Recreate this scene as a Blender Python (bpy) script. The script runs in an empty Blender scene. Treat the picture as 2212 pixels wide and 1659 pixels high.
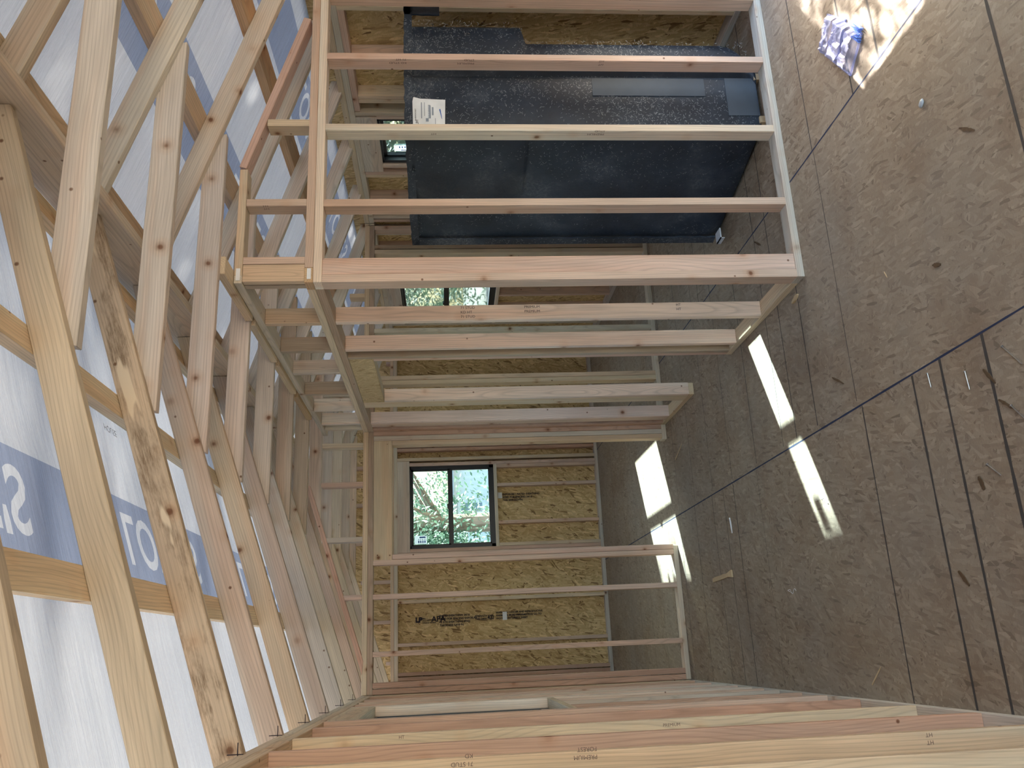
import bpy, bmesh, math, random
from mathutils import Vector, Matrix, noise
C = bpy.context.scene.collection
sc = bpy.context.scene
rnd = random.Random(7)

# ------------------------------------------------------------------ camera (the phone was held sideways: world up is picture left)
cam = bpy.data.cameras.new('camera'); cam.sensor_fit = 'HORIZONTAL'; cam.sensor_width = 36.0
cam.lens = 1823.447 / 2212.0 * 36.0; cam.clip_start = 0.02; cam.clip_end = 500
cam_o = bpy.data.objects.new('camera', cam); C.objects.link(cam_o)
def rot(ax, t):
    return Matrix.Rotation(t, 3, ax)
B0 = Matrix(((0, -1, 0), (0, 0, 1), (-1, 0, 0)))
RM = rot('Z', -0.306077) @ rot('X', -0.079635) @ rot('Y', 0.021654) @ B0   # columns: picture right, picture down, forward
r_, d_, f_ = RM.col[0], RM.col[1], RM.col[2]
M3 = Matrix((r_, -d_, -f_)).transposed()
cam_o.matrix_world = Matrix.Translation((0, 0, 1.815)) @ M3.to_4x4()
sc.camera = cam_o

# ------------------------------------------------------------------ sky, sun, exposure
w = bpy.data.worlds.new('world'); sc.world = w; w.use_nodes = True
nt = w.node_tree; bg = nt.nodes['Background']
sky = nt.nodes.new('ShaderNodeTexSky'); sky.sky_type = 'NISHITA'; sky.sun_disc = False
SUNV = Vector((-1.466, -0.753, -1.0)).normalized()          # way the sunlight travels
sky.sun_elevation = math.asin(-SUNV.z); sky.sun_rotation = math.atan2(-SUNV.x, -SUNV.y)
sky.air_density = 1.2; sky.dust_density = 2.5; sky.ozone_density = 0.8
nt.links.new(sky.outputs[0], bg.inputs[0]); bg.inputs[1].default_value = 0.76
sun = bpy.data.lights.new('sun', 'SUN'); sun.energy = 40.0; sun.angle = math.radians(0.53); sun.color = (1.0, 0.93, 0.84)
sun_o = bpy.data.objects.new('sun', sun); C.objects.link(sun_o)
sun_o.rotation_euler = SUNV.to_track_quat('-Z', 'Y').to_euler(); sun_o.location = (12, 8, 12)
sc.view_settings.view_transform = 'Standard'; sc.view_settings.look = 'None'
sc.view_settings.exposure = 1.15; sc.view_settings.gamma = 1.0; sc.view_settings.use_curve_mapping = False
sc.cycles.use_denoising = True
sc.cycles.max_bounces = 10; sc.cycles.diffuse_bounces = 6; sc.cycles.transparent_max_bounces = 16
sc.cycles.sample_clamp_indirect = 6.0

# ------------------------------------------------------------------ node helpers
def mat(name):
    m = bpy.data.materials.new(name); m.use_nodes = True
    return m, m.node_tree, m.node_tree.nodes['Principled BSDF']
def nd(t, typ, **kw):
    n = t.nodes.new(typ)
    for k, v in kw.items():
        if k.startswith('i_'):
            n.inputs[k[2:].replace('_', ' ')].default_value = v
        else: setattr(n, k, v)
    return n
def mapping(t, src, sc_=(1, 1, 1), rt=(0, 0, 0), loc=None):
    n = t.nodes.new('ShaderNodeMapping'); n.inputs['Scale'].default_value = sc_; n.inputs['Rotation'].default_value = rt
    if loc: n.inputs['Location'].default_value = loc
    t.links.new(src, n.inputs[0]); return n.outputs[0]
def mth(t, op, a, b=None, c=None):
    n = t.nodes.new('ShaderNodeMath'); n.operation = op
    for i, v in enumerate((a, b, c)):
        if v is None: continue
        if isinstance(v, (int, float)): n.inputs[i].default_value = v
        else: t.links.new(v, n.inputs[i])
    return n.outputs[0]
def mix(t, fac, a, b, typ='MIX'):
    n = t.nodes.new('ShaderNodeMixRGB'); n.blend_type = typ
    for i, v in enumerate((fac, a, b)):
        if isinstance(v, (int, float)): n.inputs[i].default_value = v
        elif isinstance(v, tuple): n.inputs[i].default_value = v + (1,) if len(v) == 3 else v
        else: t.links.new(v, n.inputs[i])
    return n.outputs[0]
def ramp(t, src, stops):
    n = t.nodes.new('ShaderNodeValToRGB'); e = n.color_ramp.elements
    while len(e) < len(stops): e.new(0.5)
    for i, (p, c) in enumerate(stops):
        e[i].position = p; e[i].color = (c, c, c, 1) if isinstance(c, (int, float)) else (c[0], c[1], c[2], 1)
    t.links.new(src, n.inputs[0]); return n.outputs[0]
def noise_t(t, src, scale, detail=3, rough=0.5, dist=0.0):
    n = t.nodes.new('ShaderNodeTexNoise'); n.inputs['Scale'].default_value = scale; n.inputs['Detail'].default_value = detail
    n.inputs['Roughness'].default_value = rough; n.inputs['Distortion'].default_value = dist
    t.links.new(src, n.inputs['Vector']); return n.outputs[0]

# ------------------------------------------------------------------ lumber: the tint of each board is its object colour, grain runs along the board's own X
def lumber_material():
    m, t, p = mat('lumber')
    tc = nd(t, 'ShaderNodeTexCoord').outputs['Object']; oi = nd(t, 'ShaderNodeObjectInfo')
    off = nd(t, 'ShaderNodeCombineXYZ')
    t.links.new(mth(t, 'MULTIPLY', oi.outputs['Random'], 37.0), off.inputs[0])
    t.links.new(mth(t, 'MULTIPLY', mth(t, 'SUBTRACT', oi.outputs['Random'], 0.5), 0.16), off.inputs[1])
    t.links.new(mth(t, 'ADD', mth(t, 'MULTIPLY', mth(t, 'FRACT', mth(t, 'MULTIPLY', oi.outputs['Random'], 13.7)), 0.12), 0.012), off.inputs[2])
    va = nd(t, 'ShaderNodeVectorMath', operation='ADD'); t.links.new(tc, va.inputs[0]); t.links.new(off.outputs[0], va.inputs[1])
    v = va.outputs[0]
    # growth rings
    wv = nd(t, 'ShaderNodeTexWave', wave_type='RINGS', rings_direction='X', wave_profile='SAW')
    wv.inputs['Scale'].default_value = 30; wv.inputs['Distortion'].default_value = 1.6; wv.inputs['Detail'].default_value = 2.0
    wv.inputs['Detail Scale'].default_value = 0.9; wv.inputs['Detail Roughness'].default_value = 0.5
    wz = nd(t, 'ShaderNodeCombineXYZ'); wn1 = mth(t, 'MULTIPLY', mth(t, 'SUBTRACT', noise_t(t, mapping(t, v, (1.3, 2.5, 2.5)), 1.0, 1), 0.5), 0.11)
    t.links.new(wn1, wz.inputs[2]); t.links.new(mth(t, 'MULTIPLY', wn1, 0.6), wz.inputs[1])
    va2 = nd(t, 'ShaderNodeVectorMath', operation='ADD'); t.links.new(mapping(t, v, (0.05, 1, 1)), va2.inputs[0]); t.links.new(wz.outputs[0], va2.inputs[1])
    t.links.new(va2.outputs[0], wv.inputs[0])
    rings = ramp(t, wv.outputs['Fac'], [(0.0, 0.70), (0.3, 1.0), (0.85, 1.0), (1.0, 0.66)])
    streak = ramp(t, noise_t(t, mapping(t, v, (1.5, 70, 70)), 2.2, 4, 0.6), [(0.25, 0.80), (0.75, 1.10)])
    blotch = ramp(t, noise_t(t, mapping(t, v, (1.4, 7, 7)), 1.2, 3), [(0.3, 0.86), (0.7, 1.08)])
    base = mix(t, 0.55, oi.outputs['Color'], mix(t, 1.0, oi.outputs['Color'], rings, 'MULTIPLY'))
    warm = mix(t, 1.0, base, mix(t, 1.0, streak, blotch, 'MULTIPLY'), 'MULTIPLY')
    # heartwood band, redder
    hb = ramp(t, noise_t(t, mapping(t, v, (0.35, 10, 10)), 1.1, 1), [(0.48, 0.0), (0.60, 0.45)])
    warm = mix(t, hb, warm, mix(t, 1.0, warm, (0.98, 0.80, 0.70), 'MULTIPLY'))
    # knots
    vo = nd(t, 'ShaderNodeTexVoronoi'); vo.inputs['Scale'].default_value = 6.2
    wob = noise_t(t, v, 30, 2)
    vv = nd(t, 'ShaderNodeVectorMath', operation='ADD'); t.links.new(v, vv.inputs[0])
    wc = nd(t, 'ShaderNodeCombineXYZ'); t.links.new(mth(t, 'MULTIPLY', wob, 0.012), wc.inputs[0]); t.links.new(wc.outputs[0], vv.inputs[1])
    t.links.new(vv.outputs[0], vo.inputs['Vector'])
    keep = mth(t, 'GREATER_THAN', nd_sep(t, vo.outputs['Color']), 0.42)
    k1 = ramp(t, vo.outputs['Distance'], [(0.0, 1.0), (0.055, 0.85), (0.085, 0.35), (0.16, 0.0)])
    k2 = mth(t, 'MULTIPLY', k1, keep)
    col = mix(t, k2, warm, mix(t, 1.0, warm, (0.30, 0.17, 0.11), 'MULTIPLY'))
    halo = ramp(t, vo.outputs['Distance'], [(0.05, 0.55), (0.30, 0.0)])
    col = mix(t, mth(t, 'MULTIPLY', halo, keep), col, mix(t, 1.0, col, (0.86, 0.66, 0.50), 'MULTIPLY'))
    v2 = nd(t, 'ShaderNodeTexVoronoi'); v2.inputs['Scale'].default_value = 9.5; t.links.new(mapping(t, v, (1, 1, 1), (0, 0, 0), (7.3, 1.1, 2.2)), v2.inputs['Vector'])
    kk = mth(t, 'MULTIPLY', ramp(t, v2.outputs['Distance'], [(0.0, 1.0), (0.045, 0.8), (0.075, 0.0)]), mth(t, 'GREATER_THAN', nd_sep(t, v2.outputs['Color']), 0.35))
    col = mix(t, kk, col, mix(t, 1.0, col, (0.26, 0.15, 0.10), 'MULTIPLY'))
    t.links.new(col, p.inputs['Base Color'])
    p.inputs['Roughness'].default_value = 0.62; p.inputs['Specular IOR Level'].default_value = 0.25
    bp = nd(t, 'ShaderNodeBump'); bp.inputs['Strength'].default_value = 0.15; bp.inputs['Distance'].default_value = 0.002
    t.links.new(streak, bp.inputs['Height']); t.links.new(bp.outputs[0], p.inputs['Normal'])
    return m, t, col, p
def nd_sep(t, src):
    n = t.nodes.new('ShaderNodeSeparateColor'); t.links.new(src, n.inputs[0]); return n.outputs[0]
LUM, _t, _c, _p = lumber_material()
def mouldy_material():
    m, t, col, p = lumber_material(); m.name = 'mould stained lumber'
    tc = nd(t, 'ShaderNodeTexCoord').outputs['Object']
    a = ramp(t, noise_t(t, mapping(t, tc, (3.0, 11, 11)), 1.6, 5, 0.65), [(0.47, 0.0), (0.60, 0.85)])
    b = ramp(t, noise_t(t, mapping(t, tc, (6, 60, 60)), 2.5, 6, 0.8), [(0.35, 0.0), (0.62, 1.0)])
    f = mth(t, 'MULTIPLY', a, b)
    c2 = mix(t, f, col, (0.16, 0.105, 0.06))
    pk = ramp(t, noise_t(t, mapping(t, tc, (2.5, 14, 14)), 1.1, 3), [(0.62, 0.0), (0.66, 1.0)])
    c3 = mix(t, pk, c2, (0.72, 0.62, 0.47))
    t.links.new(c3, p.inputs['Base Color']); return m
MOULD = mouldy_material()

def osb_material(name, light, mid, dark, grey=0.0, fs=1.5, greyc=(0.2, 0.19, 0.18), strand=1.0, specks=True):
    m, t, p = mat(name)
    tc = nd(t, 'ShaderNodeTexCoord').outputs['Object']
    wn = nd(t, 'ShaderNodeTexNoise'); wn.inputs['Scale'].default_value = 4.0; t.links.new(tc, wn.inputs['Vector'])
    wmul = nd(t, 'ShaderNodeVectorMath', operation='SCALE'); wmul.inputs['Scale'].default_value = 0.05
    t.links.new(wn.outputs['Color'], wmul.inputs[0])
    wadd = nd(t, 'ShaderNodeVectorMath', operation='ADD'); t.links.new(tc, wadd.inputs[0]); t.links.new(wmul.outputs[0], wadd.inputs[1])
    vals = []
    for k, (ang, sx, sy) in enumerate([(0.25, 9, 46), (1.15, 10, 52), (-0.75, 8, 42), (1.75, 11, 55)]):
        vo = nd(t, 'ShaderNodeTexVoronoi'); vo.inputs['Scale'].default_value = strand
        t.links.new(mapping(t, mapping(t, wadd.outputs[0], (1, 1, 1), (0, 0, ang), (k * 3.1, k * 1.7, 0)), (sx * fs, sy * fs, 2)), vo.inputs['Vector'])
        vals.append((nd_sep(t, vo.outputs['Color']), vo.outputs['Color']))
    cur = vals[0][0]
    for k in range(1, 4):
        sel = t.nodes.new('ShaderNodeSeparateColor'); t.links.new(vals[k][1], sel.inputs[0])
        fac = mth(t, 'GREATER_THAN', sel.outputs[1], 0.52)
        cur = mixv(t, fac, cur, vals[k][0])
    col = ramp(t, cur, [(0.0, dark), (0.12, mid), (0.55, tuple((a + b) / 2 for a, b in zip(light, mid))), (0.88, light), (1.0, tuple(min(1, c * 1.18) for c in light))])
    fine = ramp(t, noise_t(t, mapping(t, tc, (30, 90, 30)), 2, 4, 0.7), [(0.3, 0.86), (0.7, 1.1)])
    col = mix(t, 1.0, col, fine, 'MULTIPLY')
    if specks:
        sp = ramp(t, noise_t(t, mapping(t, tc, (55, 130, 55), (0, 0, 0.9)), 1.0, 2, 0.5), [(0.24, 0.8), (0.29, 0.0)])
        col = mix(t, sp, col, dark)
    if grey:
        g = ramp(t, noise_t(t, tc, 0.9, 5, 0.6), [(0.35, 0.15 * grey), (0.7, grey)])
        col = mix(t, g, col, greyc)
        st = ramp(t, noise_t(t, mapping(t, tc, (1, 1, 1), (0, 0, 0), (5, 2, 0)), 2.3, 4, 0.6), [(0.5, 0.0), (0.72, 0.5)])
        col = mix(t, st, col, mix(t, 1.0, col, (0.62, 0.50, 0.40), 'MULTIPLY'))
    t.links.new(col, p.inputs['Base Color']); p.inputs['Roughness'].default_value = 0.6
    p.inputs['Specular IOR Level'].default_value = 0.3
    bp = nd(t, 'ShaderNodeBump'); bp.inputs['Strength'].default_value = 0.25; bp.inputs['Distance'].default_value = 0.003
    t.links.new(cur, bp.inputs['Height']); t.links.new(bp.outputs[0], p.inputs['Normal'])
    return m
def mixv(t, f, a, b):
    n = t.nodes.new('ShaderNodeMix'); n.data_type = 'FLOAT'
    t.links.new(f, n.inputs[0]); t.links.new(a, n.inputs[2]); t.links.new(b, n.inputs[3]); return n.outputs[0]
OSBW = osb_material('wall sheathing', (0.68, 0.52, 0.28), (0.49, 0.34, 0.155), (0.20, 0.115, 0.045), fs=1.2)
OSBF = osb_material('floor sheathing', (0.36, 0.29, 0.215), (0.27, 0.205, 0.145), (0.17, 0.12, 0.08), grey=0.6, greyc=(0.25, 0.23, 0.21), strand=1.0, specks=True)

def simple(name, col, rough=0.5, metal=0.0, spec=0.5):
    m, t, p = mat(name); p.inputs['Roughness'].default_value = rough; p.inputs['Metallic'].default_value = metal
    p.inputs['Specular IOR Level'].default_value = spec
    tc = nd(t, 'ShaderNodeTexCoord').outputs['Object']
    n = ramp(t, noise_t(t, tc, 9, 4), [(0.3, 0.9), (0.7, 1.08)])
    t.links.new(mix(t, 1.0, col, n, 'MULTIPLY'), p.inputs['Base Color']); return m
INK = simple('black stamp ink', (0.035, 0.03, 0.04), 0.7, 0, 0.1)
INKS = simple('faded stamp ink', (0.16, 0.11, 0.10), 0.7, 0, 0.1)
BLACKF = simple('black window vinyl', (0.006, 0.011, 0.022), 0.35)
NAIL = simple('bright nail steel', (0.55, 0.56, 0.6), 0.28, 1.0)
WHITEP = simple('white paper', (0.80, 0.84, 0.90), 0.5)
BLUEP = simple('blue print', (0.03, 0.12, 0.45), 0.5)
GREYP = simple('grey print', (0.28, 0.33, 0.42), 0.5)
LINEB = simple('blue black joint line', (0.010, 0.022, 0.07), 0.8)
LINEG = simple('dark marker line', (0.055, 0.05, 0.048), 0.8)
SPLINT = simple('pale split wood', (0.55, 0.42, 0.26), 0.7)
BARK = simple('brown bark chip', (0.10, 0.06, 0.03), 0.8)
STONE = simple('pale pebble', (0.42, 0.47, 0.52), 0.5)
SHIM = simple('white sheet plastic', (0.62, 0.68, 0.78), 0.35)

TR = 0.095
def wrap_material(name, c):
    m, t, p = mat(name)
    tc = nd(t, 'ShaderNodeTexCoord').outputs['Object']
    wrk = noise_t(t, mapping(t, tc, (1.6, 26, 1), (0, 0, 0.06)), 1.4, 5, 0.62)
    crk = noise_t(t, mapping(t, tc, (3.5, 60, 1), (0, 0, -0.12)), 1.6, 4, 0.7)
    fold = noise_t(t, mapping(t, tc, (2.0, 7, 1)), 1.2, 3, 0.5)
    col = mix(t, 1.0, c, ramp(t, wrk, [(0.3, 0.92), (0.7, 1.04)]), 'MULTIPLY')
    t.links.new(col, p.inputs['Base Color']); p.inputs['Roughness'].default_value = 0.16
    p.inputs['Specular IOR Level'].default_value = 0.75
    bp = nd(t, 'ShaderNodeBump'); bp.inputs['Strength'].default_value = 0.8; bp.inputs['Distance'].default_value = 0.018
    t.links.new(mth(t, 'ADD', mth(t, 'ADD', wrk, mth(t, 'MULTIPLY', fold, 1.5)), mth(t, 'MULTIPLY', crk, 0.35)), bp.inputs['Height']); t.links.new(bp.outputs[0], p.inputs['Normal'])
    tr = nd(t, 'ShaderNodeBsdfTranslucent'); t.links.new(mix(t, 1.0, col, (TR, TR * 1.03, TR * 1.08), 'MULTIPLY'), tr.inputs['Color'])
    mx = nd(t, 'ShaderNodeMixShader'); mx.inputs[0].default_value = 0.5
    t.links.new(p.outputs[0], mx.inputs[1]); t.links.new(tr.outputs[0], mx.inputs[2])
    t.links.new(mx.outputs[0], t.nodes['Material Output'].inputs[0]); return m
BANDS = [(0.25, 0.53), (2.30, 2.64), (3.22, 3.52)]        # blue printed bands, in X

# ------------------------------------------------------------------ mesh helpers
def new_obj(name, me, m=None, parent=None, color=None, mw=None):
    o = bpy.data.objects.new(name, me); C.objects.link(o)
    if m is not None: me.materials.append(m)
    if color: o.color = (color[0], color[1], color[2], 1)
    if mw is not None: o.matrix_world = mw
    if parent is not None:
        o.parent = parent
        o.matrix_parent_inverse = parent.matrix_basis.inverted()
    return o
def box_mesh(lx, ly, lz, bev=0.0022):
    bm = bmesh.new(); bmesh.ops.create_cube(bm, size=1.0)
    for v in bm.verts: v.co = Vector((v.co.x * lx, v.co.y * ly, v.co.z * lz))
    if bev: bmesh.ops.bevel(bm, geom=list(bm.edges), offset=bev, segments=1, affect='EDGES')
    me = bpy.data.meshes.new('board'); bm.to_mesh(me); bm.free(); return me
YEL = (0.70, 0.545, 0.345); PNK = (0.70, 0.49, 0.365); RED = (0.60, 0.36, 0.24); GRY = (0.66, 0.575, 0.475)
WHT = (0.78, 0.68, 0.55); BRN = (0.46, 0.345, 0.235); GRN = (0.66, 0.575, 0.44); SOL = (0.56, 0.53, 0.48); ORG = (0.62, 0.40, 0.19)
def jit(c, a=0.05):
    l_ = 0.3 * c[0] + 0.6 * c[1] + 0.1 * c[2]; c = tuple((v * .72 + l_ * .28) * 1.06 for v in c)
    k = 1 + rnd.uniform(-a, a); return (c[0] * k, c[1] * k * (1 + rnd.uniform(-a, a) * .3), c[2] * k * (1 + rnd.uniform(-a, a) * .5))
def bx(name, x0, x1, y0, y1, z0, z1, parent=None, color=YEL, m=None, bev=0.0022):
    """an axis-aligned board; its own X axis lies along its longest side so the grain follows it"""
    d = [x1 - x0, y1 - y0, z1 - z0]; a = max(range(3), key=lambda i: d[i])
    order = {0: (0, 1, 2), 1: (1, 2, 0), 2: (2, 0, 1)}[a]
    me = box_mesh(d[order[0]], d[order[1]], d[order[2]], min(bev, min(d) * 0.2))
    R = Matrix.Identity(3)
    for k in range(3):
        for i in range(3): R[i][k] = 1.0 if order[k] == i else 0.0
    mw = Matrix.Translation(((x0 + x1) / 2, (y0 + y1) / 2, (z0 + z1) / 2)) @ R.to_4x4()
    return new_obj(name, me, m or LUM, parent, jit(color), mw)
def prism_xz(name, pts, y0, y1, ang, parent=None, color=YEL, m=None, bev=0.0022):
    """a board cut from a polygon in the XZ plane, grain at angle ang to X"""
    cx = sum(p[0] for p in pts) / len(pts); cz = sum(p[1] for p in pts) / len(pts); cy = (y0 + y1) / 2
    mw = Matrix.Translation((cx, cy, cz)) @ Matrix.Rotation(-ang, 4, 'Y'); inv = mw.inverted()
    bm = bmesh.new()
    a = [bm.verts.new(inv @ Vector((p[0], y0, p[1]))) for p in pts]; b = [bm.verts.new(inv @ Vector((p[0], y1, p[1]))) for p in pts]
    n = len(pts); bm.faces.new(a); bm.faces.new(b[::-1])
    for i in range(n): bm.faces.new((a[i], b[i], b[(i + 1) % n], a[(i + 1) % n]))
    bmesh.ops.recalc_face_normals(bm, faces=bm.faces)
    if bev: bmesh.ops.bevel(bm, geom=list(bm.edges), offset=bev, segments=1, affect='EDGES')
    me = bpy.data.meshes.new(name); bm.to_mesh(me); bm.free()
    return new_obj(name, me, m or LUM, parent, jit(color), mw)
def add_box(bm, lo, hi, mi=0):
    r = bmesh.ops.create_cube(bm, size=1.0)
    for v in r['verts']:
        v.co = Vector([(lo[i] + hi[i]) / 2 + v.co[i] * (hi[i] - lo[i]) for i in range(3)])
    for f in {f for v in r['verts'] for f in v.link_faces}: f.material_index = mi
def fin(name, bm, mats, parent=None, mw=None, smooth=False):
    bmesh.ops.recalc_face_normals(bm, faces=bm.faces)
    me = bpy.data.meshes.new(name); bm.to_mesh(me); bm.free()
    if smooth:
        for p in me.polygons: p.use_smooth = True
    o = new_obj(name, me, None, parent, None, mw)
    for m in (mats if isinstance(mats, (list, tuple)) else [mats]): me.materials.append(m)
    return o
def thing(name, label, cat, loc=(0, 0, 0), group=None):
    o = bpy.data.objects.new(name, None); C.objects.link(o); o.location = loc; o.empty_display_size = 0.1
    o['label'] = label; o['category'] = cat
    if group: o['group'] = group
    bpy.context.view_layer.update(); return o
def tag(o, label, cat, group=None):
    o['label'] = label; o['category'] = cat
    if group: o['group'] = group
    return o
def structure(o): o['kind'] = 'structure'; return o
def panel(name, mw, u0, u1, v0, v1, th, holes, m, parent=None, cell=None):
    """a sheet in the local XY plane with rectangular holes; thickness goes to local -Z"""
    us = sorted({u0, u1, *[h[0] for h in holes], *[h[1] for h in holes]}); vs = sorted({v0, v1, *[h[2] for h in holes], *[h[3] for h in holes]})
    bm = bmesh.new()
    for i in range(len(us) - 1):
        for j in range(len(vs) - 1):
            cu = (us[i] + us[i + 1]) / 2; cv = (vs[j] + vs[j + 1]) / 2
            if any(h[0] < cu < h[1] and h[2] < cv < h[3] for h in holes): continue
            add_box(bm, (us[i], vs[j], -th), (us[i + 1], vs[j + 1], 0))
    return fin(name, bm, m, parent, mw)
_fc = {}
def text_mesh(s, size, bold=0.0):
    cu = bpy.data.curves.new('t', 'FONT'); cu.body = s; cu.size = size; cu.offset = bold; cu.resolution_u = 3
    o = bpy.data.objects.new('t', cu); C.objects.link(o); bpy.context.view_layer.update()
    me = bpy.data.meshes.new_from_object(o.evaluated_get(bpy.context.evaluated_depsgraph_get()))
    bpy.data.objects.remove(o); bpy.data.curves.remove(cu); return me
def write(name, lines, origin, du, dv, size, parent, m=INK, lead=1.25, mirror=False, bold=0.0):
    """lettering on a surface: du is the reading direction, dv is up for the letters"""
    du = Vector(du).normalized(); dv = Vector(dv).normalized(); n = du.cross(dv)
    R = Matrix((du, dv, n)).transposed().to_4x4()
    bm = bmesh.new()
    for i, s in enumerate(lines):
        me = text_mesh(s, size, bold); k = len(bm.verts); bm.from_mesh(me); bm.verts.ensure_lookup_table()
        for v in bm.verts[k:]: v.co.y -= i * size * lead
        bpy.data.meshes.remove(me)
    me = bpy.data.meshes.new(name); bm.to_mesh(me); bm.free()
    o = new_obj(name, me, m, parent, None, Matrix.Translation(origin) @ R); return o

# ------------------------------------------------------------------ floor
PT = 0.038; SD = 0.0885
def make_floor():
    bm = bmesh.new()
    add_box(bm, (-0.42, -2.2, -0.03), (3.72, 9.98, 0.0), 0)
    def line(x0, y0, x1, y1, wd, mi):
        d = Vector((x1 - x0, y1 - y0, 0)); L = d.length; d.normalize(); s = Vector((-d.y, d.x, 0)) * wd / 2
        n = max(2, int(L / 0.05)); prev = None; rr = random.Random(int(x0 * 100 + y0 * 1000))
        for i in range(n + 1):
            q = Vector((x0, y0, 0.0006)) + d * (L * i / n); k = rr.uniform(0.75, 1.2)
            a, b = bm.verts.new(q + s * k), bm.verts.new(q - s * k)
            if prev:
                f = bm.faces.new((prev[0], prev[1], b, a)); f.material_index = mi
            prev = (a, b)
    line(0.954, -2, 0.954, 9.9, 0.0085, 1); line(2.258, -2, 2.258, 9.9, 0.0085, 1)
    up = [(0.98, 2.165, .014), (0.98, 3.465, .005), (0.98, 3.883, .008), (0.98, 4.142, .007), (0.98, 4.327, .006), (0.98, 4.75, .006), (0.98, 5.2, .005),
          (0.98, 5.62, .005), (0.98, 6.06, .005), (0.98, 6.5, .005), (0.98, 6.75, .004), (0.98, 7.2, .004), (0.98, 7.6, .004), (.98, 8.1, .004), (.98, 8.6, .004), (.98, 9.1, .004)]
    for x, y, wd in up: line(x, y, 2.25, y, wd, 2)
    for y, wd in [(2.18, .012), (2.80, .012), (3.034, .012), (3.475, .008), (4.14, .008), (4.33, .008), (5.195, .007), (5.446, .007), (5.623, .006), (6.057, .006), (6.6, .006), (7.1, .005)]:
        line(2.262, y, 3.6, y, wd, 2)
    for y, wd in [(2.16, .014), (2.555, .016), (2.814, .014), (3.008, .013), (3.427, .010), (4.77, .003), (5.203, .008), (5.41, .007), (5.657, .006), (6.087, .006), (6.52, .005), (6.9, .004), (7.3, .004), (7.75, .004), (8.2, .004), (8.6, .004), (9.1, .004)]:
        line(-0.275, y, 0.949, y, wd, 2)
    o = fin('floor', bm, [OSBF, LINEB, LINEG]); structure(o); return o
make_floor()

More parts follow.
